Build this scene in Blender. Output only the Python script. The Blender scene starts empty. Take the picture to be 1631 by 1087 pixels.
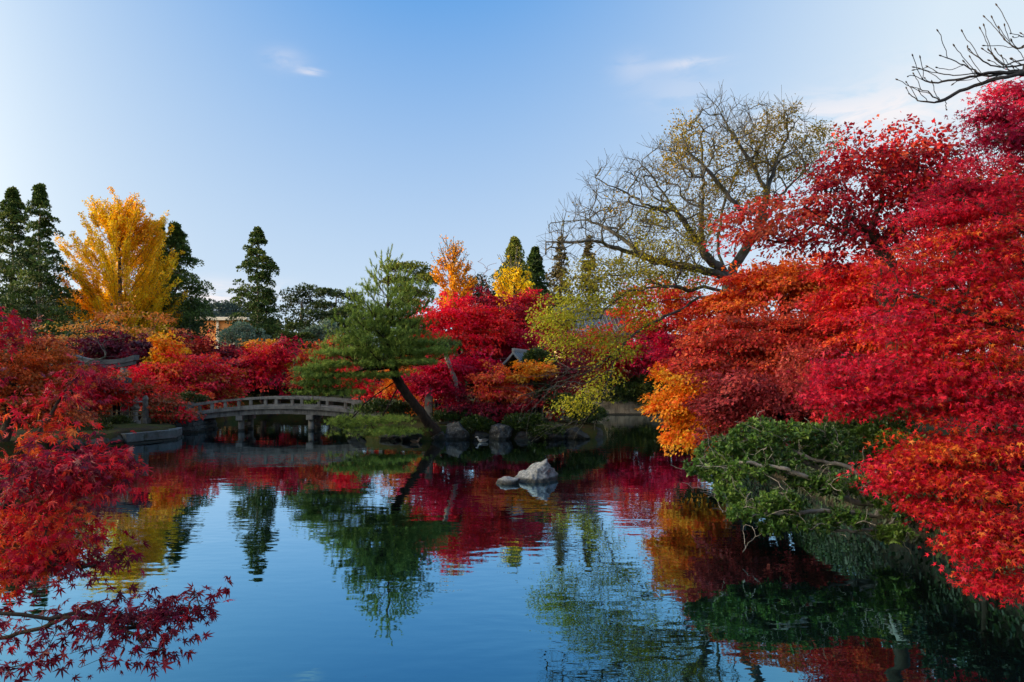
import bpy, bmesh, math, random
import numpy as np
from mathutils import Vector, Matrix, noise as mnoise

# ------------------------------------------------------------------ scene, camera, sky, sun
scene = bpy.context.scene
col = scene.collection
rad = math.radians
FPX, CX, HY, CAMZ = 1087.0, 815.5, 598.0, 2.9

cam_d = bpy.data.cameras.new('camera')
cam = bpy.data.objects.new('camera', cam_d); col.objects.link(cam)
cam.location = (0, 0, CAMZ); cam.rotation_euler = (rad(90), 0, 0)
cam_d.sensor_width = 36; cam_d.lens = 36*FPX/1631
cam_d.shift_y = (HY-543.5)/1631
cam_d.clip_start = 0.05; cam_d.clip_end = 5000
scene.camera = cam

SUN_AZ = rad(-97); SUN_EL = rad(6.5)
SUNV = Vector((math.sin(SUN_AZ)*math.cos(SUN_EL), math.cos(SUN_AZ)*math.cos(SUN_EL), math.sin(SUN_EL)))
world = bpy.data.worlds.new('World'); scene.world = world; world.use_nodes = True
wn, wl = world.node_tree.nodes, world.node_tree.links
wn.clear()
def N(nt, typ, **kw):
    n = nt.nodes.new(typ)
    for k, v in kw.items():
        if k.startswith('_'): n.inputs[k[1:].replace('_', ' ')].default_value = v
        else: setattr(n, k, v)
    return n
wt = world.node_tree
sky = N(wt, 'ShaderNodeTexSky', sky_type='NISHITA', sun_disc=False, sun_elevation=SUN_EL, sun_rotation=SUN_AZ % (2*math.pi))
sky.air_density = 1.0; sky.dust_density = 0.6; sky.ozone_density = 2.0; sky.altitude = 50
SKY_STRENGTH = 0.15
bg = N(wt, 'ShaderNodeBackground', _Strength=SKY_STRENGTH)
wout = N(wt, 'ShaderNodeOutputWorld')
wl.new(bg.outputs[0], wout.inputs[0])
tcw = N(wt, 'ShaderNodeTexCoord')
def wmath(op, a, b=None, clamp=False):
    m = N(wt, 'ShaderNodeMath', operation=op, use_clamp=clamp)
    for i, v in enumerate((a, b)):
        if v is None: continue
        if isinstance(v, (int, float)): m.inputs[i].default_value = v
        else: wl.new(v, m.inputs[i])
    return m.outputs[0]
def wdot(vec):
    m = N(wt, 'ShaderNodeVectorMath', operation='DOT_PRODUCT')
    wl.new(tcw.outputs['Generated'], m.inputs[0]); m.inputs[1].default_value = vec
    return m.outputs['Value']
# pale veil towards and away from the sun and near the horizon (deep blue at right angles to the sun, as in a clear evening sky)
hs = Vector((SUNV.x, SUNV.y, 0)).normalized()
dsun = wdot(hs); zz = wmath('ABSOLUTE', wdot((0, 0, 1)))
side = wmath('MULTIPLY', wmath('MULTIPLY', dsun, dsun), 3.0, True)
low = wmath('SUBTRACT', 1.02, wmath('MULTIPLY', zz, 1.85), True)
veil = wmath('SUBTRACT', 1.0, wmath('MULTIPLY', wmath('SUBTRACT', 1.0, side), wmath('SUBTRACT', 1.0, low)), True)
VEIL = (4.7, 5.55, 6.3, 1)
DEEP = (0.45, 2.3, 5.6, 1)
mixd = N(wt, 'ShaderNodeMixRGB', blend_type='MIX'); mixd.inputs[0].default_value = 0.9
wl.new(sky.outputs[0], mixd.inputs[1]); mixd.inputs[2].default_value = DEEP
mixv = N(wt, 'ShaderNodeMixRGB', blend_type='MIX')
wl.new(veil, mixv.inputs[0]); wl.new(mixd.outputs[0], mixv.inputs[1]); mixv.inputs[2].default_value = VEIL
# brightening and warming towards the setting sun
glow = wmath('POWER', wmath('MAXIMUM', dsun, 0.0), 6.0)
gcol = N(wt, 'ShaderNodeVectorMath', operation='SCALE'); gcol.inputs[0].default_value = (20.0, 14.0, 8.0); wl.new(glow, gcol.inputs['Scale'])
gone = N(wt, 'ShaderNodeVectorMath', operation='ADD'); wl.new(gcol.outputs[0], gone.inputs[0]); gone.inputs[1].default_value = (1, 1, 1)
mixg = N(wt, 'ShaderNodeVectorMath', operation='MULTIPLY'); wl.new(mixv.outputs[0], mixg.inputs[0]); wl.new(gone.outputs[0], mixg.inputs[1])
# a few thin wisps of cloud
def wdir(px, py): return Vector(((px-CX)/FPX, 1, (HY-py)/FPX)).normalized()
cn = N(wt, 'ShaderNodeTexNoise'); cn.inputs['Scale'].default_value = 14; cn.inputs['Detail'].default_value = 6; cn.inputs['Roughness'].default_value = .6; cn.inputs['Distortion'].default_value = .8
cmap = N(wt, 'ShaderNodeMapping'); cmap.inputs['Scale'].default_value = (1, 1, 3.6); cmap.inputs['Rotation'].default_value = (0, rad(12), 0)
wl.new(tcw.outputs['Generated'], cmap.inputs[0]); wl.new(cmap.outputs[0], cn.inputs['Vector'])
csum = None
for (px, py, wx, wz, amp) in [(494, 114, 15, 4, .8), (1098, 101, 44, 7, .4), (1085, 145, 60, 26, .18), (1010, 110, 30, 20, .2), (1400, 185, 130, 26, .6), (1270, 185, 60, 25, .35),
                              (345, 470, 45, 18, 1.0), (455, 95, 25, 14, .25), (465, 465, 40, 14, .6), (1500, 130, 120, 40, .3)]:
    d = wdir(px, py); right = Vector((0, 0, 1)).cross(d).normalized(); upv = d.cross(right)
    wx2, wz2 = wx/FPX, wz/FPX
    a = wmath('DIVIDE', wdot(right), wx2); b = wmath('DIVIDE', wdot(upv), wz2)
    r2 = wmath('ADD', wmath('MULTIPLY', a, a), wmath('MULTIPLY', b, b))
    front = wmath('GREATER_THAN', wdot(d), 0)
    g = wmath('MULTIPLY', wmath('MULTIPLY', wmath('POWER', 2.718, wmath('MULTIPLY', r2, -1.0)), front), amp)
    csum = g if csum is None else wmath('ADD', csum, g)
cf = wmath('MULTIPLY', csum, wmath('MULTIPLY', wmath('SUBTRACT', cn.outputs['Fac'], .34), 4.5, True), True)
mixc = N(wt, 'ShaderNodeMixRGB', blend_type='MIX')
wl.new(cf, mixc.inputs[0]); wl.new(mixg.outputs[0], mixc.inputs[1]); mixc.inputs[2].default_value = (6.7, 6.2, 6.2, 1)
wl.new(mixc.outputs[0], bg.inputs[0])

sun_d = bpy.data.lights.new('sun', 'SUN'); sun = bpy.data.objects.new('sun', sun_d); col.objects.link(sun)
sun_d.energy = 4.8; sun_d.angle = rad(0.6); sun_d.color = (1.0, 0.74, 0.45)
sun.rotation_euler = SUNV.to_track_quat('Z', 'Y').to_euler(); sun.location = (-60, -20, 60)

scene.view_settings.view_transform = 'Standard'; scene.view_settings.look = 'None'
scene.view_settings.exposure = 0.0; scene.view_settings.gamma = 1.0; scene.view_settings.use_curve_mapping = False
scene.render.engine = 'CYCLES'
scene.cycles.max_bounces = 8; scene.cycles.transparent_max_bounces = 8; scene.cycles.use_denoising = True; scene.cycles.caustics_reflective = False; scene.cycles.caustics_refractive = False

# ------------------------------------------------------------------ helpers
def W(px, py, d):
    return np.array(((px-CX)/FPX*d, d, CAMZ+(HY-py)/FPX*d))
def lin(c):
    c = np.asarray(c, float)/255
    return np.where(c <= .04045, c/12.92, ((c+.055)/1.055)**2.4)

def tag(o, label=None, cat=None, group=None, kind=None):
    if label: o['label'] = label
    if cat: o['category'] = cat
    if group: o['group'] = group
    if kind: o['kind'] = kind
    return o
def empty(name, loc, label, cat, group=None):
    o = bpy.data.objects.new(name, None); col.objects.link(o); o.location = loc
    o.empty_display_size = .2
    return tag(o, label, cat, group)
def link(name, me, parent=None, mat=None):
    o = bpy.data.objects.new(name, me); col.objects.link(o)
    if mat is not None and not me.materials: me.materials.append(mat)
    if parent is not None:
        o.parent = parent; o.matrix_parent_inverse = Matrix.Translation(-Vector(parent.location)) if parent.parent is None else Matrix()
    return o
def mesh_np(name, V, F, mat=None, parent=None, cols=None, smooth=False):
    V = np.asarray(V, np.float32); F = np.asarray(F, np.int32)
    me = bpy.data.meshes.new(name)
    me.vertices.add(len(V)); me.vertices.foreach_set('co', V.ravel())
    k = F.shape[1]
    me.loops.add(F.size); me.loops.foreach_set('vertex_index', F.ravel())
    me.polygons.add(len(F)); me.polygons.foreach_set('loop_start', np.arange(0, F.size, k, dtype=np.int32))
    me.update(calc_edges=True)
    if smooth: me.polygons.foreach_set('use_smooth', np.ones(len(F), bool))
    if cols is not None:
        a = me.attributes.new('tint', 'FLOAT_COLOR', 'FACE')
        c4 = np.ones((len(F), 4), np.float32); c4[:, :3] = cols
        a.data.foreach_set('color', c4.ravel())
    return link(name, me, parent, mat)
def bm_obj(name, bm, mat, parent=None, smooth=False, bevel=0):
    if bevel:
        bmesh.ops.bevel(bm, geom=list(bm.edges), offset=bevel, segments=2, affect='EDGES', profile=.7)
    bmesh.ops.recalc_face_normals(bm, faces=bm.faces)
    me = bpy.data.meshes.new(name); bm.to_mesh(me); bm.free()
    if smooth:
        me.polygons.foreach_set('use_smooth', np.ones(len(me.polygons), bool))
    return link(name, me, parent, mat)
def bx(bm, c, s, rz=0, rx=0, ry=0, taper=1.0):
    m = Matrix.Translation(Vector(c)) @ Matrix.Rotation(rz, 4, 'Z') @ Matrix.Rotation(ry, 4, 'Y') @ Matrix.Rotation(rx, 4, 'X')
    vs = []
    for z in (-.5, .5):
        t = taper if z > 0 else 1
        for x, y in ((-.5, -.5), (.5, -.5), (.5, .5), (-.5, .5)):
            vs.append(bm.verts.new(m @ Vector((x*s[0]*t, y*s[1]*t, z*s[2]))))
    for f in ((3, 2, 1, 0), (4, 5, 6, 7), (0, 1, 5, 4), (1, 2, 6, 5), (2, 3, 7, 6), (3, 0, 4, 7)):
        bm.faces.new([vs[i] for i in f])
def lathe(bm, prof, c=(0, 0, 0), n=16, mat4=None):
    rings = []
    for r, z in prof:
        ring = []
        for i in range(n):
            a = 2*math.pi*i/n
            p = Vector((c[0]+r*math.cos(a), c[1]+r*math.sin(a), c[2]+z))
            if mat4: p = mat4 @ p
            ring.append(bm.verts.new(p))
        rings.append(ring)
    for a, b in zip(rings, rings[1:]):
        for i in range(n): bm.faces.new((a[i], a[(i+1) % n], b[(i+1) % n], b[i]))
    bm.faces.new(rings[0][::-1]); bm.faces.new(rings[-1])

# ------------------------------------------------------------------ materials
def newmat(name):
    m = bpy.data.materials.new(name); m.use_nodes = True
    nt = m.node_tree; nt.nodes.clear()
    out = N(nt, 'ShaderNodeOutputMaterial'); p = N(nt, 'ShaderNodeBsdfPrincipled')
    nt.links.new(p.outputs[0], out.inputs[0])
    return m, nt, p, out
def ramp(nt, fac, stops):
    r = N(nt, 'ShaderNodeValToRGB')
    e = r.color_ramp.elements
    while len(e) > 1: e.remove(e[-1])
    e[0].position = stops[0][0]; e[0].color = (*stops[0][1], 1)
    for p, c in stops[1:]:
        x = e.new(p); x.color = (*c, 1)
    nt.links.new(fac, r.inputs[0])
    return r.outputs[0]
def noise_tex(nt, scale, detail=6, rough=.6, coord='Object', mscale=None, dist=0):
    tc = N(nt, 'ShaderNodeTexCoord'); n = N(nt, 'ShaderNodeTexNoise')
    n.inputs['Scale'].default_value = scale; n.inputs['Detail'].default_value = detail; n.inputs['Roughness'].default_value = rough
    n.inputs['Distortion'].default_value = dist
    src = tc.outputs[coord]
    if coord == 'World':
        pass
    if mscale:
        mp = N(nt, 'ShaderNodeMapping'); mp.inputs['Scale'].default_value = mscale
        nt.links.new(src, mp.inputs[0]); src = mp.outputs[0]
    nt.links.new(src, n.inputs['Vector'])
    return n.outputs['Fac']
def bump(nt, p, h, strength, dist=.02):
    b = N(nt, 'ShaderNodeBump'); b.inputs['Strength'].default_value = strength; b.inputs['Distance'].default_value = dist
    nt.links.new(h, b.inputs['Height']); nt.links.new(b.outputs[0], p.inputs['Normal'])
def mix(nt, fac, a, b, typ='MIX'):
    m = N(nt, 'ShaderNodeMixRGB', blend_type=typ)
    for i, v in ((0, fac), (1, a), (2, b)):
        if isinstance(v, (int, float)): m.inputs[i].default_value = v
        elif isinstance(v, tuple): m.inputs[i].default_value = (*v, 1)
        else: nt.links.new(v, m.inputs[i])
    return m.outputs[0]

def leaf_mat(name, transl=.35, rough=.5, spec=.35):
    m, nt, p, out = newmat(name)
    at = N(nt, 'ShaderNodeAttribute', attribute_name='tint')
    nt.links.new(at.outputs['Color'], p.inputs['Base Color'])
    p.inputs['Roughness'].default_value = rough
    p.inputs['Specular IOR Level'].default_value = spec
    t = N(nt, 'ShaderNodeBsdfTranslucent'); nt.links.new(at.outputs['Color'], t.inputs[0])
    mx = N(nt, 'ShaderNodeMixShader'); mx.inputs[0].default_value = transl
    nt.links.new(p.outputs[0], mx.inputs[1]); nt.links.new(t.outputs[0], mx.inputs[2]); nt.links.new(mx.outputs[0], out.inputs[0])
    return m
M_LEAF = leaf_mat('leaf_foliage', .36, .5, .35)
M_NEEDLE = leaf_mat('needle_foliage', .15, .6, .25)
M_GLOSSY = leaf_mat('glossy_leaf_foliage', .25, .38, .4)
def single_leaf_mat(name, base_cols):
    m, nt, p, out = newmat(name)
    oi = N(nt, 'ShaderNodeObjectInfo')
    c = ramp(nt, oi.outputs['Random'], [(i/(len(base_cols)-1), tuple(lin(b))) for i, b in enumerate(base_cols)])
    n = noise_tex(nt, 9, 3); c = mix(nt, n, c, mix(nt, .45, c, (.12, .01, .02)))
    nt.links.new(c, p.inputs['Base Color']); p.inputs['Roughness'].default_value = .5; p.inputs['Specular IOR Level'].default_value = .35
    t = N(nt, 'ShaderNodeBsdfTranslucent'); nt.links.new(c, t.inputs[0])
    mx = N(nt, 'ShaderNodeMixShader'); mx.inputs[0].default_value = .42
    nt.links.new(p.outputs[0], mx.inputs[1]); nt.links.new(t.outputs[0], mx.inputs[2]); nt.links.new(mx.outputs[0], out.inputs[0])
    return m
def bark_mat(name, c1, c2, moss=None, scale=6):
    m, nt, p, out = newmat(name)
    n1 = noise_tex(nt, scale, 8, .65, mscale=(1, 1, .35)); n2 = noise_tex(nt, scale*5, 6, .7)
    c = ramp(nt, n1, [(.3, tuple(lin(c1))), (.7, tuple(lin(c2)))])
    if moss is not None:
        n3 = noise_tex(nt, 1.7, 5); f = ramp(nt, n3, [(.48, (0, 0, 0)), (.62, (.8, .8, .8))]); c = mix(nt, f, c, tuple(lin(moss)))
    nt.links.new(c, p.inputs['Base Color']); p.inputs['Roughness'].default_value = .9; p.inputs['Specular IOR Level'].default_value = .15
    bump(nt, p, n2, .7, .03)
    return m
M_BARK = bark_mat('maple_bark', (46, 38, 33), (88, 76, 66))
M_GREYBARK = bark_mat('grey_bark', (58, 57, 54), (108, 106, 102), (66, 68, 38))
M_PINEBARK = bark_mat('pine_bark', (26, 21, 18), (66, 52, 44), scale=9)
M_CEDARBARK = bark_mat('cedar_bark', (88, 76, 66), (132, 118, 104))
M_TWIG = bark_mat('bare_twig_bark', (116, 110, 102), (178, 170, 160))

def stone_mat(name, c1, c2, lichen=(176, 176, 166), lich=.55, moss=(48, 54, 22), mossf=.6, scale=3, b=.6, stain=False):
    m, nt, p, out = newmat(name)
    n1 = noise_tex(nt, scale, 9, .65); n2 = noise_tex(nt, scale*4.3, 8, .7, dist=.4); n3 = noise_tex(nt, scale*14, 5, .7)
    c = ramp(nt, n1, [(.3, tuple(lin(c1))), (.68, tuple(lin(c2)))])
    f = ramp(nt, n2, [(lich, (0, 0, 0)), (lich+.1, (.75, .75, .75))]); c = mix(nt, f, c, tuple(lin(lichen)))
    n4 = noise_tex(nt, scale*.8, 6, .6); f2 = ramp(nt, n4, [(mossf, (0, 0, 0)), (mossf+.12, (.8, .8, .8))]); c = mix(nt, f2, c, tuple(lin(moss)))
    if stain:
        n5 = noise_tex(nt, 3.0, 6, .7, mscale=(1.2, 1.2, .18)); f3 = ramp(nt, n5, [(.45, (0, 0, 0)), (.7, (.75, .75, .75))]); c = mix(nt, f3, c, (.03, .03, .028))
    gp = N(nt, 'ShaderNodeNewGeometry'); sx = N(nt, 'ShaderNodeSeparateXYZ'); nt.links.new(gp.outputs['Position'], sx.inputs[0])
    wz = N(nt, 'ShaderNodeMath', operation='MULTIPLY_ADD'); nt.links.new(n2, wz.inputs[0]); wz.inputs[1].default_value = -.16; nt.links.new(sx.outputs['Z'], wz.inputs[2])
    wf = ramp(nt, wz.outputs[0], [(0, (.85, .85, .85)), (.05, (0, 0, 0))]); c = mix(nt, wf, c, (.022, .023, .018))
    c = mix(nt, .35, c, mix(nt, n3, (0.02, .02, .02), (.5, .5, .5)), 'OVERLAY')
    nt.links.new(c, p.inputs['Base Color']); p.inputs['Roughness'].default_value = .85; p.inputs['Specular IOR Level'].default_value = .25
    bump(nt, p, n2, b, .05)
    return m
M_ROCK = stone_mat('shore_rock', (46, 46, 47), (88, 88, 87), lichen=(170, 172, 166), lich=.56)
M_ISLET = stone_mat('islet_rock', (112, 114, 118), (168, 168, 166), lichen=(206, 204, 198), lich=.5, moss=(96, 92, 66), mossf=.64, scale=3.2, b=1.0)
M_GRANITE = stone_mat('bridge_granite', (104, 102, 98), (148, 146, 140), lichen=(182, 180, 174), lich=.58, moss=(70, 66, 52), mossf=.62, scale=2.2, b=.35, stain=True)
M_BLUESTONE = stone_mat('wall_stone', (58, 65, 70), (100, 109, 114), lichen=(146, 154, 156), lich=.6, moss=(50, 52, 36), mossf=.6, scale=2.0, b=.5)
M_TANWALL = stone_mat('tan_wall_stone', (124, 110, 90), (180, 162, 136), lichen=(196, 184, 164), lich=.6, moss=(56, 54, 34), mossf=.58, scale=1.2, b=.5, stain=True)
M_BANKWALL = stone_mat('bank_wall_stone', (70, 64, 52), (124, 112, 92), lichen=(160, 148, 124), lich=.62, moss=(44, 46, 24), mossf=.5, scale=1.2, b=.6, stain=True)
M_DARKROCK = stone_mat('dark_rock', (34, 34, 34), (70, 68, 66), lichen=(120, 122, 118), lich=.66, mossf=.55)

def plain(name, c, rough=.7, spec=.3, var=.25, scale=5):
    m, nt, p, out = newmat(name)
    n = noise_tex(nt, scale, 6); c = lin(c)
    cc = ramp(nt, n, [(.25, tuple(c*(1-var))), (.75, tuple(np.minimum(c*(1+var), .95)))])
    nt.links.new(cc, p.inputs['Base Color']); p.inputs['Roughness'].default_value = rough; p.inputs['Specular IOR Level'].default_value = spec
    return m
M_TILE = plain('roof_tile', (104, 112, 120), .5, .4, .3)
M_PLASTER = plain('tan_plaster', (206, 176, 136), .9, .1, .1)
M_DARKWOOD = plain('dark_wood', (48, 36, 28), .8, .2)
M_ORANGEWALL = plain('orange_wall', (222, 150, 90), .9, .1, .06)
M_PALE = plain('pale_eave', (226, 214, 196), .8, .2, .06)
M_GLASS = plain('window_glass', (40, 44, 50), .15, .5, .1)

# ground
def ground_mat():
    m, nt, p, out = newmat('mossy_ground')
    n1 = noise_tex(nt, .7, 8, .65); n2 = noise_tex(nt, 9, 6, .7); n3 = noise_tex(nt, 2.2, 7, .7)
    c = ramp(nt, n1, [(.36, tuple(lin((50, 44, 34)))), (.5, tuple(lin((62, 62, 30)))), (.66, tuple(lin((44, 56, 24))))])
    lit = ramp(nt, n2, [(.6, (0, 0, 0)), (.68, (.85, .85, .85))]); c = mix(nt, lit, c, mix(nt, n3, tuple(lin((120, 60, 36))), tuple(lin((120, 22, 30)))))
    nt.links.new(c, p.inputs['Base Color']); p.inputs['Roughness'].default_value = .95; p.inputs['Specular IOR Level'].default_value = .1
    bump(nt, p, n2, .8, .05)
    return m
M_GROUND = ground_mat()
def water_mat():
    m, nt, p, out = newmat('pond_water')
    p.inputs['Base Color'].default_value = (.004, .007, .007, 1); p.inputs['Roughness'].default_value = .5; p.inputs['Specular IOR Level'].default_value = 0
    a = noise_tex(nt, 1.5, 2, .45, mscale=(.5, 1.0, 1)); b = noise_tex(nt, 6.0, 2, .5, mscale=(.5, 1, 1)); big = noise_tex(nt, .10, 2, .5)
    amp = ramp(nt, big, [(.42, (.30, .30, .30)), (.62, (1, 1, 1))])
    h = N(nt, 'ShaderNodeMath', operation='MULTIPLY_ADD'); nt.links.new(b, h.inputs[0]); h.inputs[1].default_value = .2; nt.links.new(a, h.inputs[2])
    h2 = N(nt, 'ShaderNodeMath', operation='MULTIPLY'); nt.links.new(h.outputs[0], h2.inputs[0]); nt.links.new(amp, h2.inputs[1])
    bu = N(nt, 'ShaderNodeBump'); bu.inputs['Strength'].default_value = 1.0; bu.inputs['Distance'].default_value = .0095
    nt.links.new(h2.outputs[0], bu.inputs['Height'])
    g = N(nt, 'ShaderNodeBsdfGlossy'); g.inputs['Color'].default_value = (.56, .85, 1.0, 1); g.inputs['Roughness'].default_value = .012
    nt.links.new(bu.outputs[0], g.inputs['Normal'])
    fr = N(nt, 'ShaderNodeFresnel'); fr.inputs['IOR'].default_value = 1.33; nt.links.new(bu.outputs[0], fr.inputs['Normal'])
    f1 = N(nt, 'ShaderNodeMath', operation='SUBTRACT', use_clamp=True); f1.inputs[0].default_value = 1; nt.links.new(fr.outputs[0], f1.inputs[1])
    fp = N(nt, 'ShaderNodeMath', operation='POWER'); nt.links.new(f1.outputs[0], fp.inputs[0]); fp.inputs[1].default_value = 5.8
    f2 = N(nt, 'ShaderNodeMath', operation='MULTIPLY_ADD'); nt.links.new(fp.outputs[0], f2.inputs[0]); f2.inputs[1].default_value = -.95; f2.inputs[2].default_value = .95
    gc = ramp(nt, fr.outputs[0], [(.05, (.22, .74, 1.0)), (.30, (.54, .82, 1.0)), (.6, (.74, .88, .97))]); nt.links.new(gc, g.inputs['Color'])
    mx = N(nt, 'ShaderNodeMixShader'); nt.links.new(f2.outputs[0], mx.inputs[0]); nt.links.new(p.outputs[0], mx.inputs[1]); nt.links.new(g.outputs[0], mx.inputs[2]); nt.links.new(mx.outputs[0], out.inputs[0])
    return m
M_WATER = water_mat()

# ------------------------------------------------------------------ terrain and water
POND = np.array([(6.7, -8), (6.75, 4), (6.8, 9), (7.0, 14), (7.4, 20), (8.3, 27), (9.6, 33), (11.5, 41), (12.6, 50), (6, 50.4), (1, 50.6), (-6, 51.5), (-12, 51), (-18, 50),
                 (-18.2, 44), (-17.2, 38), (-16.05, 36.4), (-16.05, 34.5), (-16.95, 33.8), (-15.6, 32.2), (-15.2, 30.6), (-16.2, 28.5), (-16.6, 26), (-16.9, 22), (-16, 14), (-13, 8), (-7.5, 3.6), (-3.5, 1.8), (0, .7), (3, -2), (5, -8)], float)
ISLE = np.array([(-7.6, 32.2), (-6, 30.9), (-3.9, 30.3), (-2.2, 30.9), (0, 31.3), (2.4, 31.0), (4.0, 31.3), (4.7, 33), (3.6, 36.5), (.5, 39), (-3, 39.6), (-6, 38), (-7.8, 35.5)], float)
def sdf_poly(P, poly):
    d = np.full(len(P), 1e9); inside = np.zeros(len(P), bool)
    for i in range(len(poly)):
        a, b = poly[i], poly[(i+1) % len(poly)]
        e = b-a; w = P-a
        t = np.clip((w@e)/(e@e), 0, 1)
        d = np.minimum(d, np.hypot(*(w-t[:, None]*e).T))
        c = (a[1] <= P[:, 1]) != (b[1] <= P[:, 1])
        xi = a[0]+(P[:, 1]-a[1])/np.where(e[1] == 0, 1e-9, e[1])*e[0]
        inside ^= c & (P[:, 0] < xi)
    return np.where(inside, -d, d)
def snoise(P, f, seed=0):
    P = np.asarray(P)
    s = 0
    r = np.random.RandomState(1234+seed)
    for k in range(5):
        v = r.normal(size=P.shape[1]); v /= np.linalg.norm(v)
        s = s+np.sin((P@v)*f*(1+.45*k)+r.uniform(0, 6.28))/(1+.25*k)
    return s/2.6
def height(P):
    P = np.atleast_2d(P)
    dp = sdf_poly(P, POND); di = sdf_poly(P, ISLE)
    land = np.maximum(dp, -di)         # >0 on land
    x, y = P.T
    base = .55+.06*snoise(P, .9)+.05*snoise(P, 2.3, 3)
    base = base+.75*np.clip((x-5)/2, 0, 1)*np.clip((45-y)/8, 0, 1)+.9*np.clip((4-y)/4, 0, 1)*(x < 6)+.35*np.clip((y-50)/2, 0, 1)
    base = base+np.clip(land-.4, 0, 6)*.07+np.clip(y-56, 0, 400)*.02+np.clip(x-12, 0, 40)*.03
    s = np.clip((land+.22)/.44, 0, 1); s = s*s*(3-2*s)
    return -1.0*(1-s)+base*s
def gz(x, y): return float(height(np.array([[x, y]]))[0])

def build_terrain():
    xs = np.concatenate([[-1500, -900, -500, -300, -180, -120, -80, -60, -45, -34, -27], np.arange(-22, 14.01, .3), [16, 19, 24, 32, 45, 60, 90, 140, 240, 500, 900, 1500]])
    ys = np.concatenate([[-600, -250, -120, -60, -30, -18, -12], np.arange(-9, 54.01, .3), [57, 61, 67, 75, 85, 100, 120, 150, 200, 300, 500, 900, 1600, 2500]])
    X, Y = np.meshgrid(xs, ys); P = np.stack([X.ravel(), Y.ravel()], 1)
    Z = height(P)
    nx, ny = len(xs), len(ys)
    i = (np.arange(ny-1)[:, None]*nx+np.arange(nx-1)).ravel()
    F = np.stack([i, i+1, i+nx+1, i+nx], 1)
    o = mesh_np('ground', np.column_stack([P, Z]), F, M_GROUND, smooth=True)
    tag(o, kind='structure')
build_terrain()
def build_water():
    V = [(-26, -10, 0), (16, -10, 0), (16, 54, 0), (-26, 54, 0)]
    o = mesh_np('water', V, [(0, 1, 2, 3)], M_WATER); tag(o, kind='structure')
build_water()

# unseen ridge added at left to block the low sun and shade the garden
def build_sun_blocker():
    r = np.random.RandomState(5)
    sh = np.array((hs.x, hs.y)); th = np.array((-hs.y, hs.x))
    if th[1] < 0: th = -th
    na, nb = 130, 14
    A = np.linspace(-190, 108, na); B = np.linspace(-1, 1, nb)
    V = []
    for a in A:
        for b in B:
            p = sh*(112+16*b)+th*a
            h = (1-b*b)**.7
            top = 20.5-.035*max(a, 0)+.9*math.sin(a*.11)+.7*math.sin(a*.37+1)+.8*r.rand()
            V.append((p[0], p[1], gz(*p)*.5-1+h*top*(1 if a < 90 else max(0, 1-(a-90)/18))))
    i = (np.arange(na-1)[:, None]*nb+np.arange(nb-1)).ravel()
    F = np.stack([i, i+1, i+nb+1, i+nb], 1)
    m = plain('sun_blocker_green', (52, 60, 34), .95, .1, .5, .4)
    tag(mesh_np('hill', V, F, m), kind='structure')  # this hill is an added sun blocker, shaped for the garden's shade
build_sun_blocker()

# ------------------------------------------------------------------ tree machinery
def fold_leaf(pts, nrm_z):  # helper for templates
    return np.array(pts, float)
T_KITE = (np.array([(0, 0, 0), (.45, .36, .10), (1, 0, -.04), (.45, -.36, .10)], float), [(0, 2, 1), (0, 3, 2)])
T_NEEDLE = (np.array([(0, -.045, 0), (0, .045, 0), (1, 0, .0)], float), [(0, 1, 2)])
T_OVAL = (np.array([(0, 0, 0), (.3, .2, .06), (.7, .19, .05), (1, 0, -.06), (.7, -.19, .05), (.3, -.2, .06)], float), [(0, 3, 2), (0, 2, 1), (0, 4, 3), (0, 5, 4)])
def palmate(lobes, sinus, curl=.18):
    pts = [(0, 0, 0)]
    ang = [a for a, _ in lobes]
    for i, (a, L) in enumerate(lobes):
        if i:
            am = math.radians((ang[i-1]+a)/2); pts.append((math.cos(am)*sinus, math.sin(am)*sinus, .05))
        a_ = math.radians(a); pts.append((math.cos(a_)*L, math.sin(a_)*L, -curl*L*L))
    n = len(pts)
    return np.array(pts, float), [(0, i, i+1) for i in range(1, n-1)]
T_MAPLE5 = palmate([(-112, .55), (-58, .85), (0, 1), (58, .85), (112, .55)], .30)
def maple7():
    V = [(0, 0, 0)]; lob = [(-128, .42), (-84, .74), (-40, .93), (0, 1.0), (40, .93), (84, .74), (128, .42)]
    for i, (a, L) in enumerate(lob):
        a_ = math.radians(a)
        if i:
            am = math.radians((lob[i-1][0]+a)/2); V.append((math.cos(am)*.26, math.sin(am)*.26, .06))
        d = .17
        for off, rr in ((-d, .55), (0, 1.0), (d, .55)):
            V.append((math.cos(a_+off)*L*rr, math.sin(a_+off)*L*rr, -.22*(L*rr)**2+(.02 if off else 0)))
    n = len(V)
    F = [(0, i, i+1) for i in range(1, n-1)]
    k = len(V)     # petiole
    V += [(-.55, -.012, .03), (-.55, .012, .03), (0, .014, 0), (0, -.014, 0)]
    F += [(k, k+1, k+2), (k, k+2, k+3)]
    return np.array(V, float), F
T_MAPLE7 = maple7()

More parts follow.
